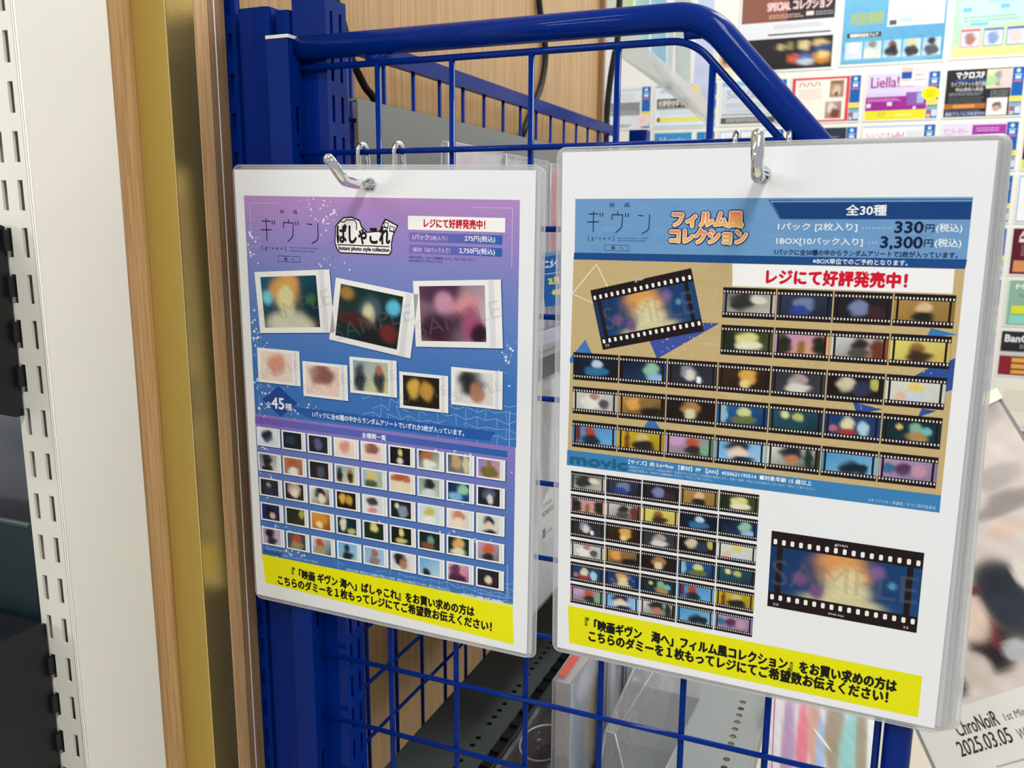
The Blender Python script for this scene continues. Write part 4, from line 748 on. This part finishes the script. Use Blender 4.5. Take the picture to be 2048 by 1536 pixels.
wall_card('black card with white lettering and a white rounded photo inset', 0, 0, '26262a', [('t','マクロスF',.15,.05,.58,.19,'f2f2f0',.9),('r',.14,.21,.6,.235,'3c50b4'),('t','ライブチケット先行抽選',.08,.25,.66,.36,'c8c8c8',.2),('t','申込券封入商品',.16,.38,.58,.46,'b8bcbc',.3),('l',.06,.49,.58,.54,'94989a',2.2),('l',.06,.58,.6,.7,'5c6062',2),('r',0,.72,.64,.83,'b06c34'),('r',.14,.74,.48,.81,'d8984c'),('r',0,.9,1,1,'1c2448'),('l',.03,.86,.6,.9,'6470a0',2),('t','最新アルバム予約受付中',.03,.9,.64,.98,'a8b4d0',.3),('p',.62,.02,1,.42,('d8e8b4','f0c4cc',[(.5,.5,.2,.4,'9c98a0'),(.8,.5,.25,.5,'f0d0c8'),(.2,.6,.25,.3,'b0d8a0')])),('l',.7,.46,.98,.6,'8c9094',2),('r',.66,.62,.97,.985,'f2f0ee'),('p',.70,.68,.93,.94,('f0ece8','f0ece8',[(.5,.45,.3,.35,'6c4c40'),(.45,.6,.22,.25,'c8a8a4')]))])
wall_card('white card under a blue header with a script line', 1, -4, 'e8f0f6', [('r',0,0,.74,1,'3c94cc'),('t','Information',.12,.1,.62,.3,'d8ecf6',.3),('r',0,.4,.74,1,'e8f0f6'),('r',.84,0,1,.5,'3484c4')])
wall_card('plain white card with a blue border near the right hook', 1, -3, 'f0f2f4', [('r',0,0,1,.03,'a8c4e4'),('r',0,0,.02,1,'a8c4e4'),('l',.1,.15,.8,.3,'b8c4d0',2.4)])
wall_card('dark card with a blue strip behind the diagonal blue tube', 1, -2, '303848', [('l',.1,.2,.9,.8,'8090a8',2.4)])
wall_card('white card with rose script lettering, second row', 1, -1, 'f2f2f6', [('r',0,0,1,.03,'a8c4e4'),('t','オーフェニックス',.05,.14,.38,.34,'e4a0b0',.3),('t','Liella!',.42,.14,.68,.34,'d47c9c',.5),('r',.72,.12,.98,.3,'dce0e6'),('r',0,.42,1,.45,'b4c0d4'),('l',.14,.56,.7,.68,'5878b4',5)])
wall_card('pink and magenta card under a glossy sleeve, second row', 1, 0, 'e2dcf0', [('t','アニバーサリー',.04,.1,.42,.26,'d890c0',.3),('r',.02,.42,.44,.8,'e8489c'),('r',.1,.5,.36,.7,'f8e4f0'),('r',.48,.04,1,.6,'a83ca8'),('l',.54,.1,.9,.2,'e0a8e0',3),('l',.52,.28,.98,.5,'c880d0',2.2),('r',.48,.6,1,1,'d8d0ec')])
edge = [(1, 'dark green card at the right edge, second row', '1c2c24', [('r',.0,.8,.5,1,'d8e040'),('r',.1,.1,.6,.7,'2c4434')]), (2, 'white card in a pale blue frame at the right edge, third row', 'f2f4f8', [('r',0,0,1,.03,'a0bce4'),('r',0,0,.02,1,'a0bce4'),('r',0,.97,1,1,'a0bce4')]),
        (3, 'maroon card with an orange panel at the right edge, fourth row', '5c1c30', [('t','Animelo',.10,.06,.7,.2,'e8dce0',.6),('r',.1,.22,.6,.3,'ecd8dc'),('l',.15,.36,.5,.6,'b08090',3),('r',.05,.70,.8,.95,'d8905c')]),
        (4, 'sage green card with lime and mint bars at the right edge, fifth row', '8cb4a0', [('r',0,0,.04,1,'c4dcd0'),('t','MyGO!!!!!',.14,.08,.9,.22,'dceee4',.7),('l',.2,.3,.6,.36,'5c7c70',2.4),('r',.3,.44,.9,.52,'e8ecec'),('r',.1,.56,.9,.74,'dce03c'),('r',.08,.78,.9,.96,'8cd8c8')]),
        (5, 'charcoal card over gold bars at the right edge, sixth row', '2c2a30', [('t','BanG Dream!',.06,.08,1.0,.24,'ecf0f0',.8),('l',.3,.3,.8,.36,'a8acac',3),('r',0,.46,1,.56,'c8ccd0'),('r',0,.56,1,1,'8c2430'),('r',.2,.60,1,.70,'dcac54'),('r',.2,.74,1,.84,'dcac54'),('r',.2,.88,1,.96,'dcac54')]),
        (6, 'cream notice card at the right edge, seventh row', 'f0ece0', [('l',.14,.2,.9,.7,'d8d0b8',3)]), (7, 'brick-red card at the right edge, eighth row', '843c2c', [('l',.1,.1,.6,.5,'c88c6c',4)])]
for r, lb, bgc, it in edge: wall_card(lb, r, 1, bgc, it, group='cards in the right edge column')
names = {2: 'third', 3: 'fourth', 4: 'fifth', 5: 'sixth', 6: 'seventh', 7: 'eighth'}
for r in range(2, 8):
    wall_card('card half hidden by the right sign, only its blue strip showing, %s row' % names[r], r, 0, ['dce4ee', 'e6e2dc', 'd6dcea', 'e8e4ea', 'dce8e4', 'eae6dc'][r-2], [('l',.1,.15,.9,.8,'b4bcc8',3)], group='cards showing only a blue strip')
def poster(label, x, z0, w, h, bgc, items, name='flyer'):
    t = thing(name, label, 'flyer', matrix=wallframe(x, z0+h/1000), group='large flyers on the far wall')
    obj('flyer_sleeve', MB().box((-.006, -(h+6)/1000, -.0008), ((w+6)/1000, .006, 0)), 'white', t, local=True)
    face_print(w, h, bgc, items).out('printed_face', t, 'inkprint'); return t
poster('dark flyer with a brown header above a panel of small colourful pictures', -.4154, .425, 254, 364, 'e4e6ea', [('r',0,.40,1,.64,'3c3634'),('r',0,.40,.5,.64,'8c5848'),('t','映画 まもなく公開フェア',.34,.435,.86,.475,'e8ecec',.8),('t','SPECIAL コレクション',.28,.49,.96,.56,'ecc4c8',1.6),('l',.3,.59,.68,.615,'d0a8a0',3),('r',.7,.58,.78,.61,'f0dce0'),('l',.8,.585,.99,.61,'a0a4a8',3),('l',.36,.665,.9,.69,'b8bcc4',2),('r',.30,.73,.97,.742,'5c5c60'),('r',0,.765,1,1,'2c2a2c'),
    ('p',.0,.77,1,.985,('2c2a2c','2a2a2e',[(.45,.3,.06,.12,'c8b484'),(.55,.25,.05,.14,'8c8c58'),(.70,.28,.06,.16,'dcc898'),(.86,.22,.08,.14,'d8c084'),(.90,.4,.10,.16,'2c5088'),(.60,.72,.07,.16,'c86048'),(.72,.72,.09,.2,'5468b4'),(.73,.85,.07,.12,'c4d0e0'),(.90,.72,.10,.22,'d89438'),(.90,.62,.05,.12,'e8d490')]))])
poster('sky blue flyer with a white text block and a row of pale panels', -.1377, .428, 259, 364, '5aa8d4', [('p',0,.4,1,1,('78bcdc','4c9ccc',[(.15,.1,.2,.1,'a8d4e8'),(.5,.95,.6,.05,'80c0e0')])),('t','呪術廻戦',.08,.63,.40,.72,'a8b878',1.0),('r',.44,.4,.98,.745,'e8eef4'),('l',.48,.66,.8,.68,'a8b8c8',3),('r',.46,.70,.53,.735,'5c5c58'),('r',.56,.69,.68,.72,'b4d4e4'),('l',.72,.69,.96,.72,'c4c8d4',2),('r',.05,.775,.39,.81,'4a4a44'),('t','期間限定記念フェア',.08,.78,.36,.805,'e4e8e8',.5)]+
    [('p',.04+i*.19,.84,.21+i*.19,.965,[('c8dcec','d8e0ec',[(.5,.3,.3,.3,'f0f0f4')]),('a0c8e0','e4e4e0',[(.5,.2,.25,.2,'8c8c84'),(.3,.7,.3,.3,'f0e8dc')]),('9cc8e0','e0ecec',[(.5,.3,.25,.25,'7c5048'),(.5,.65,.4,.3,'30323c')]),('9cc8e0','e0ecec',[(.5,.25,.25,.25,'dccc90'),(.5,.7,.4,.3,'343640')]),('9cc8e0','e4e8ec',[(.5,.2,.25,.2,'2c3038'),(.5,.7,.4,.3,'50545c')])][i]) for i in range(5)])
poster('mint green flyer with three pale framed panels, upper right', .1395, .430, 257, 364, 'a8dcc4', [('p',0,.3,1,1,('a0dcd0','d4e8a0',[(.3,.97,.4,.06,'e4ec90'),(.8,.97,.2,.05,'e8ec8c')])),('r',.06,.4,1,.78,'b8e4dc'),('l',.3,.60,1,.63,'7cc4cc',4),('r',.08,.66,.16,.69,'6cb8d0'),('r',.42,.65,.5,.68,'6cb8d0'),('l',.1,.725,.6,.75,'88b890',4),('r',.16,.765,.32,.79,'7cc0d4')]+
    [('r',.08+i*.21,.81,.26+i*.21,.935,['d05080','4c70b4','3c60ac'][i]) for i in range(3)]+[('p',.085+i*.21,.825,.255+i*.21,.93,('c8cce4','dcdcec',[(.5,.5,.3,.4,['a8745c','7c9cc8','d8c8c4'][i])])) for i in range(3)])
a = P(1437, 82, Y=YW); b_ = P(1466, 153, Y=YW)
poster('small cream flyer with a brown picture left of the diagonal tube', a.x, b_.z, (b_.x-a.x)*1000, (a.z-b_.z)*1000, 'f0e4b8', [('r',.05,.0,.95,.1,'f4f0e0'),('p',.12,.2,.85,.75,('e0c090','c8a080',[(.5,.5,.3,.3,'6c4a3c')]))])

# ---------------------------------------------------------------- clear rack high up between the wood wall and the cards
t = thing('display_rack', 'hazy acrylic display rack high behind the wire panel', 'display rack', (-0.5, 2.0, 0.2))
def slab(pts, th=0.003, ax=(1, 0, 0)):
    pts = [Vector(p) for p in pts]; d = Vector(ax)*th; n = len(pts)
    return MB().add([tuple(p) for p in pts]+[tuple(p+d) for p in pts], [tuple(range(n)), tuple(range(2*n-1, n-1, -1))]+[(i, n+i, n+(i+1) % n, (i+1) % n) for i in range(n)])
obj('front_rail', slab([P(1190, 56, Y=1.66), P(1240, 114, Y=1.75), P(1425, 250, Y=2.35), P(1428, 214, Y=2.35), P(1288, 92, Y=1.75), P(1262, 56, Y=1.66)]), 'frost', t)
obj('rail_edge', MB().tube([P(1195, 66, Y=1.655), P(1425, 256, Y=2.34)], 0.002, 6), 'alu', t)
obj('divider', slab([P(1336, 40, Y=2.0), P(1346, 40, Y=2.0), P(1342, 180, Y=2.02), P(1334, 178, Y=2.02)]), 'frost', t)
pk = [((1204, 1238, -60, 92), 'd8e4cc', 'pale green'), ((1240, 1268, -60, 118), 'dce8b4', 'pale lime'), ((1270, 1300, -60, 128), 'b8dce0', 'pale aqua'), ((1302, 1334, -60, 142), 'a4d0e4', 'light blue'), ((1350, 1383, -60, 168), 'ccd4cc', 'grey-green')]
for i, ((x0, x1, y0, y1), col, nm) in enumerate(pk):
    Y = 1.85+.07*i; o = obj('product_pack', slab([P(x0, y0, Y=Y), P(x1, y0, Y=Y), P(x1-3, y1+12, Y=Y), P(x0, y1-10, Y=Y)], .012, (0, 1, 0)), mat('pack_%d' % i, col, rough=.4, vary=.12, bscale=50))
    tag(o, nm+' pack standing in the hazy acrylic rack', 'package', 'packs in the acrylic rack')
t = thing('product_pack', 'blue pink and yellow pack at the right end of the acrylic rack', 'package', tuple(P(1390, 230, Y=2.3)), 'packs in the acrylic rack')
obj('pack_body', slab([P(1398, -20, Y=2.37), P(1428, -20, Y=2.37), P(1424, 225, Y=2.37), P(1386, 170, Y=2.37)], .01, (0, 1, 0)), mat('pack_violet', 'c4cce8', rough=.4, vary=.15, bscale=30), t)
obj('yellow_tag', slab([P(1386, 166, Y=2.33), P(1402, 176, Y=2.33), P(1388, 206, Y=2.33), P(1376, 200, Y=2.33)], .002, (0, 1, 0)), mat('tag_yellow', 'ecdc7c', rough=.4), t)

# ---------------------------------------------------------------- cables
def cable(label, pts, r):
    ps = [Vector(p) for p in pts]; out = []
    for i in range(len(ps)-1):
        p0, p1, p2, p3 = ps[max(i-1, 0)], ps[i], ps[i+1], ps[min(i+2, len(ps)-1)]
        for k in range(8):
            u = k/8; out.append(0.5*((2*p1)+(p2-p0)*u+(2*p0-5*p1+4*p2-p3)*u*u+(3*p1-p0-3*p2+p3)*u**3))
    out.append(ps[-1]); return tag(obj('cable', MB().tube(out, r, 10), 'cable'), label, 'cable')
XW = -0.4255
cable('thick black cable slanting down behind the left end of the top rail', [(XW, .535, .33), P(672, 0, X=-.424), P(700, 108, X=-.42), P(728, 170, X=-.415), P(752, 212, X=-.410), P(765, 330, X=-.41)], 0.0033)
cable('black cable curving down the oak wall behind the wire panel', [P(1076, -120, X=XW), P(1078, 0, X=XW), P(1088, 70, X=XW), P(1091, 115, X=XW), P(1084, 165, X=XW), P(1070, 205, X=XW), P(1046, 268, X=XW), P(1030, 330, X=XW)], 0.0040)
cable('black cable hanging at the right end of the oak wall', [tuple(P(1250, -60, Y=1.45)[:2])+(CZ,), tuple(P(1246, 20, Y=1.45)[:2])+(0.7,), P(1236, 60, Y=1.45), P(1230, 104, Y=1.45), P(1222, 150, Y=1.45), P(1216, 200, Y=1.45), P(1213, 246, Y=1.45), P(1212, 330, Y=1.45)], 0.0052)
for (a, b_, c_) in (((1200, 60), (1206, 330), 'wood_dark'),):
    q0, q1 = P(*a, Y=1.385), P(*b_, Y=1.385)
    struct('trim_7', MB().box((-0.432, 1.373, FZ), (-0.422, 1.383, CZ)), 'wood_dark', 'brown end strip of the oak wall')

# ---------------------------------------------------------------- goods on the rack shelves
def art(O, U, V, w, h, spec, name, parent, m='inkprint', extra=None):
    U, V = Vector(U), Vector(V); N = U.cross(V); O = Vector(O)+N*.0006
    mw = Matrix(((U[0], V[0], N[0], O[0]), (U[1], V[1], N[1], O[1]), (U[2], V[2], N[2], O[2]), (0, 0, 0, 1)))
    p = Print(); p.picture([(0, 0), (w*1000, 0), (w*1000, h*1000), (0, h*1000)], spec, 1, 26, 20)
    if extra: extra(p)
    mb = p.mb; mb.v = [tuple(mw @ Vector(v)) for v in mb.v]; return obj(name, mb, m, parent)
def case(label, x0, x1, y0, y1, z0, z1, spec, group, extra=None, spine='d8dce4', name='disc_case'):
    """upright clear case, artwork facing +X, spine facing the viewer"""
    t = thing(name, label, 'case', ((x0+x1)/2, (y0+y1)/2, z0), group); e = .0012
    obj('clear_shell', MB().box((x0, y0, z0), (x1, y1, z1), bev=.001), 'clear', t)
    obj('inlay_block', MB().box((x0+e, y0+.004, z0+e), (x1-e*1.3, y1-.003, z1-.003)), mat('inlay', spine, rough=.5, vary=.06, bscale=40), t)
    art((x1-e*1.3, y0+.004, z1-.003), (0, 1, 0), (0, 0, 1), y1-y0-.007, z1-z0-.005, spec, 'cover_art', t, extra=extra)
    rim = MB()
    for a, b_ in (((x1, y0, z1), (x1, y1, z1)), ((x0, y0, z1), (x0, y1, z1)), ((x0, y0, z1), (x1, y0, z1)), ((x1, y0, z0), (x1, y0, z1)), ((x0, y0, z0), (x0, y0, z1))): rim.tube([a, b_], .0007, 5)
    o = obj('clear_rim', rim, 'edge', t); return t
PAST = ('f2f4fa','e2e8f4',[(.2,.4,.2,.5,'b8c4dc'),(.5,.6,.2,.4,'f0e6b8'),(.75,.35,.2,.4,'a8b8d8'),(.9,.8,.15,.3,'f0d0b8'),(.35,.15,.2,.15,'f4f4f6')])
ROSE = ('e8e0e6','d0c8d4',[(.3,.5,.2,.4,'c87880'),(.6,.4,.25,.3,'e8dce0'),(.8,.7,.2,.3,'8c94b4')])
gu = 'clear cases on the upper shelf'
case('clear case behind the grey divider, above the left sign', -.3045, -.2990, .5880, .6900, -.128, .0552, ROSE, gu, spine='dce0e8')
case('second clear case on the upper shelf, before the gap between the signs', -.3045, -.2985, .6960, .8000, -.128, .0535, ('d8d4e0','c4c8d8',[(.5,.3,.4,.25,'b8626c'),(.5,.7,.3,.2,'e4e4ec')]), gu, spine='ccd4e0')
case('third clear case with a red patch, seen between the two signs', -.3045, -.2985, .8060, .9100, -.128, .0520, ('e0dce4','8c98b8',[(.15,.3,.22,.3,'cc7880'),(.5,.4,.25,.4,'dfe3ea'),(.2,.7,.3,.2,'5c6c94')]), gu)
t = thing('price_sign', 'blue sign with white and yellow lettering between the two laminated sheets', 'sign', (-.29, .80, -.10))
mw = Matrix.Translation(P(1076, 508, Y=.79)) @ Matrix.Rotation(math.radians(-9), 4, 'Y') @ Matrix(((1, 0, 0, 0), (0, 0, -1, 0), (0, 1, 0, 0), (0, 0, 0, 1)))
t.matrix_world = mw; WM[t.name] = mw
obj('board', MB().box((0, -.052, -.001), (.034, 0, 0)), 'white', t, local=True)
p = Print(); p.rect(0, 0, 34, 52, '2468b4', 1); p.rect(0, 0, 34, 3.5, '6ca0d4', 2); p.text('アニメイ', 1.5, 7, 19, 15, 'f2f6fa', bold=.35); p.rect(4, 20, 30, 20.6, 'd8e4f0', 2); p.text('2L判', 7, 24, 18, 31, 'f0e468', bold=.4); p.text('400円', 9, 36, 22, 42, 'f0e468', bold=.4); p.out('printed_face', t, 'inkprint')
t = thing('clear_tray', 'clear plastic tray on the edge of the upper shelf between the signs', 'tray', (-.29, .82, -.13))
obj('tray_body', MB().box((-.2955, .70, -.1295), (-.284, .92, -.120), bev=.001), 'clear', t); obj('tray_ribs', MB().box((-.2950, .74, -.1200), (-.2900, .90, -.108)), mat('grey_lilac_plastic', 'a8a8bc', rough=.3), t)
WHT = ('f2f2ee','e6e6e6',[(.15,.08,.2,.1,'ece8a0'),(.45,.2,.12,.5,'a4a8ac'),(.2,.5,.1,.16,'a8a0b4'),(.8,.5,.2,.5,'e8ecf0')])
gm = 'clear packs on the middle shelf'
def mom(p):
    p.burst(66, 150, 30, 'f4f4f2', 2, 18); p.text('2nd Mini Album', 48, 132, 74, 137, '505458', 3, .05); p.text('MOMENTUM', 46, 141, 84, 147, '24282c', 3, .2); p.rect(48, 160, 56, 170, '303438', 3); p.rect(60, 166, 76, 168, '9098a0', 3)
case('white pack with a burst label between the two signs', -.300, -.2940, .7350, .860, -.398, -.152, WHT, gm, extra=mom)
case('second white pack on the middle shelf behind the right sign', -.300, -.2940, .866, .990, -.398, -.150, WHT, gm)
gl = 'cases standing on the bottom shelf'
case('thick clear disc case with a red spine, foremost on the bottom shelf', -.2253, -.2093, .6310, .7700, -.509, -.3850, PAST, gl, spine='c4bab4')
t_ = bpy.data.objects['disc_case.004' if 'disc_case.004' in bpy.data.objects else 'disc_case']
tag(obj('red_spine_card', MB().box((-.2240, .640, -.3866), (-.2175, .765, -.3846)), mat('red_card', 'd85a48', rough=.4), t_), 'red spine card', 'case'); del bpy.data.objects['red_spine_card']['category']
o = bpy.data.objects['red_spine_card']
case('clear case with pastel art and a red oval sticker, second on the bottom shelf', -.2010, -.1950, .7050, .8400, -.509, -.3900, ('e4e6ee','d8d2d8',[(.5,.3,.3,.3,'c0cce0'),(.3,.75,.3,.25,'ece49c'),(.6,.75,.2,.2,'dc9080'),(.7,.4,.2,.3,'e8ecf0')]), gl,
     extra=lambda p: (p.disc(22, 26, 6, 'e4502c', 2, 18, 9), p.disc(22, 36, 6, 'ecdcd8', 2.2, 18, 11), p.text('S-2', 18, 30, 26, 37, 'c85050', 3, .2)))
case('clear case with a white spine, third on the bottom shelf', -.1930, -.1860, .7450, .8800, -.509, -.3850, ('9cacd0','d0d4e4',[(.3,.5,.2,.5,'5c6ca0'),(.6,.4,.15,.3,'dfe6a8'),(.8,.6,.2,.4,'eceef4')]), gl, spine='e6ecf4')
t = thing('clear_wedge', 'empty clear plastic wedge leaning on the pale grey shelf', 'display stand', (-.17, .75, -.509))
mb = MB(); A_ = [(-.188, .62), (-.150, .62), (-.150, .86), (-.188, .86)]
mb.add([(-.190, .64, -.508), (-.150, .64, -.508), (-.138, .86, -.508), (-.186, .86, -.508), (-.186, .66, -.440), (-.178, .66, -.440), (-.150, .86, -.405), (-.182, .86, -.405)], [(0, 3, 2, 1), (4, 5, 6, 7), (0, 1, 5, 4), (1, 2, 6, 5), (2, 3, 7, 6), (3, 0, 4, 7)])
obj('wedge_body', mb, 'clear', t)
mb = MB()
for a, b_ in (((-.190, .64, -.508), (-.186, .66, -.440)), ((-.150, .64, -.508), (-.178, .66, -.440)), ((-.178, .66, -.440), (-.150, .86, -.405)), ((-.186, .66, -.440), (-.182, .86, -.405)), ((-.150, .64, -.508), (-.138, .86, -.508)), ((-.186, .66, -.44), (-.178, .66, -.44))): mb.tube([a, b_], .0011, 6)
obj('wedge_edges', mb, 'edge', t)
t = thing('storage_tray', 'black ribbed plastic tray beside the dark perforated shelf', 'tray', (-.26, .9, -.509))
mb = MB().box((-.3060, .62, -.5085), (-.2310, 1.2, -.504)); obj('tray_base', mb, 'blackplastic', t)
for k in range(24): obj('rib', MB().box((-.3050, .63+.024*k, -.5040), (-.2900, .634+.024*k, -.5015)), 'blackplastic', t)
obj('tray_side', MB().box((-.2900, .62, -.504), (-.2880, 1.2, -.492)), 'blackplastic', t)
t = thing('disc_tray', 'clear empty disc tray lying in the black tray', 'tray', (-.262, .70, -.499))
obj('tray_plate', MB().box((-.2860, .640, -.4990), (-.2340, .762, -.4950), bev=.003), 'clearlow', t)
obj('disc_hub', MB().tube([(-.258, .70, -.495), (-.258, .70, -.488)], .009, 20), 'clearlow', t)
obj('disc_ring', MB().tube([(-.258+.022*math.cos(a*math.pi/16), .70+.03*math.sin(a*math.pi/16), -.494) for a in range(32)], .0008, 6, closed=True), 'edge', t)
# pale art board below the right sign
t = thing('art_board', 'white and pink art board leaning behind the wire panel, under the right sign', 'poster', tuple(P(1650, 1500, Y=.80)))
q = [P(1538, 1340, Y=.86), P(1757, 1370, Y=.86), P(1752, 1620, Y=.78), P(1528, 1620, Y=.78)]
mb = slab(q, .004, (0, 1, 0)); obj('board', mb, 'white', t)
n = (q[1]-q[0]).cross(q[3]-q[0]).normalized(); n = n if n.y < 0 else -n
p = Print()
p.picture([(0, 0), (1, 0), (1, 1), (0, 1)], ('f4eef2','e8eef0',[(.2,.55,.08,.35,'c4a4c8'),(.34,.5,.06,.5,'f08ca0'),(.44,.45,.05,.4,'dcae9c'),(.5,.7,.04,.4,'a8c4ec'),(.62,.5,.09,.5,'a89c88'),(.78,.55,.10,.45,'98d0cc'),(.86,.6,.06,.35,'a89c88'),(.12,.3,.03,.5,'f8f4f6')]), 1, 40, 30)
p.line([(.07, 0), (.06, 1)], .012, 'd468a8', 2)
vs = []
for v in p.mb.v:
    u_, w_ = v[0]*1000, -v[1]*1000; pt = (q[0]*(1-u_)+q[1]*u_)*(1-w_)+(q[3]*(1-u_)+q[2]*u_)*w_; vs.append(tuple(pt+n*(.0006+v[2])))
p.mb.v = [tuple(Vector(v)+n*.003) for v in vs]; obj('printed_art', p.mb, 'inkprint', t)
# tilted album board at lower right
t = thing('album_board', 'large tilted album board with pale art and black date lettering, lower right', 'poster', tuple(P(1950, 1400, Y=1.2)))
def camv(x, y, z): return AR*x+AD*y+AF*z
a_, b_2 = -0.6, -0.59; U_ = camv(1, -.64, a_).normalized(); V_ = camv(1/3.5, 1, b_2)
V_ = (V_-U_*V_.dot(U_)).normalized(); D0 = 1.08
TR = AR*((1996-1024)/FPX*D0)+AD*((786-768)/FPX*D0)+AF*D0; Wb = .27; Hb = .66; TL = TR-U_*Wb
Nb = U_.cross(-V_).normalized()
mw = Matrix(((U_.x, -V_.x, Nb.x, TL.x), (U_.y, -V_.y, Nb.y, TL.y), (U_.z, -V_.z, Nb.z, TL.z), (0, 0, 0, 1)))
t.matrix_world = mw; WM[t.name] = mw
obj('board', MB().box((0, -Hb, -.012), (Wb, 0, 0), bev=.002), 'grey', t, local=True)
obj('clip', MB().box((Wb-.022, -.010, .0003), (Wb+.002, .005, .006), bev=.001), 'chrome', t, local=True)
def board_uv(px, py):
    d = AR*((px-1024)/FPX)+AD*((py-768)/FPX)+AF; s = (TL.dot(Nb))/d.dot(Nb); q = d*s-TL; return (q.dot(U_)*1000, q.dot(V_)*1000)
p = Print(); w_, h_ = Wb*1000, Hb*1000
ys = board_uv(1925, 1411)[1]
p.rect(4, 4, w_-4, h_-4, 'f3f2ee', 1)
bl = []
for px, py, rx, ry, c in ((1965,840,.06,.05,'cfc8c4'), (1975,960,.10,.05,'c4bcb8'), (2000,1010,.10,.04,'a8a09c'), (2010,1060,.05,.04,'ecd4c4'), (1940,1000,.05,.06,'e8e4e0'), (2000,1180,.07,.12,'2e333c'), (2035,1240,.06,.10,'343a44'), (1985,1300,.06,.09,'2c2428'), (1975,1250,.02,.08,'6c3038'), (1935,1230,.05,.10,'efd9c6'), (1950,1340,.04,.06,'dcd0c6'), (1945,1180,.02,.02,'70383c'), (1915,1370,.03,.05,'3c4452'), (2045,1150,.02,.06,'f0ece4'), (2030,1300,.03,.04,'c0c4c8')):
    q_ = board_uv(px, py); bl.append(((q_[0]-4)/(w_-8), (q_[1]-4)/(ys-4), rx*1.6, ry, c))
p.picture([(4, 4), (w_-4, 4), (w_-4, ys), (4, ys)], ('f0e8e2','e2d6d0', bl), 2, 60, 60)
b0, b1 = board_uv(1919, 1474), board_uv(2048, 1400); f0 = board_uv(1924, 1514)
x0, y0 = b0; hh = 16.5
p.text('ChroNoiR', x0, y0-hh, x0+48, y0, '26282a', 4, .25); p.text('1st Mini Album', x0+55, y0-hh*.62, x0+106, y0-2, '55585a', 4, .05)
x0, y0 = f0; p.text('2025.03.05', x0, y0-hh, x0+60, y0, '26282a', 4, .25); p.text('WED', x0+67, y0-hh*.7, x0+86, y0, '55585a', 4, .05); p.text('Release', x0+91, y0-hh, x0+132, y0, '26282a', 4, .4)
for k in range(4): p.rect(x0+30+k*14, y0+18+k*16, x0+62+k*14, y0+20+k*16, 'b8b8b0', 3); p.rect(x0+86, y0+10+k*16, x0+150, y0+12+k*16, 'c0c0b8', 3)
p.out('printed_album_art', t, 'inkprint')
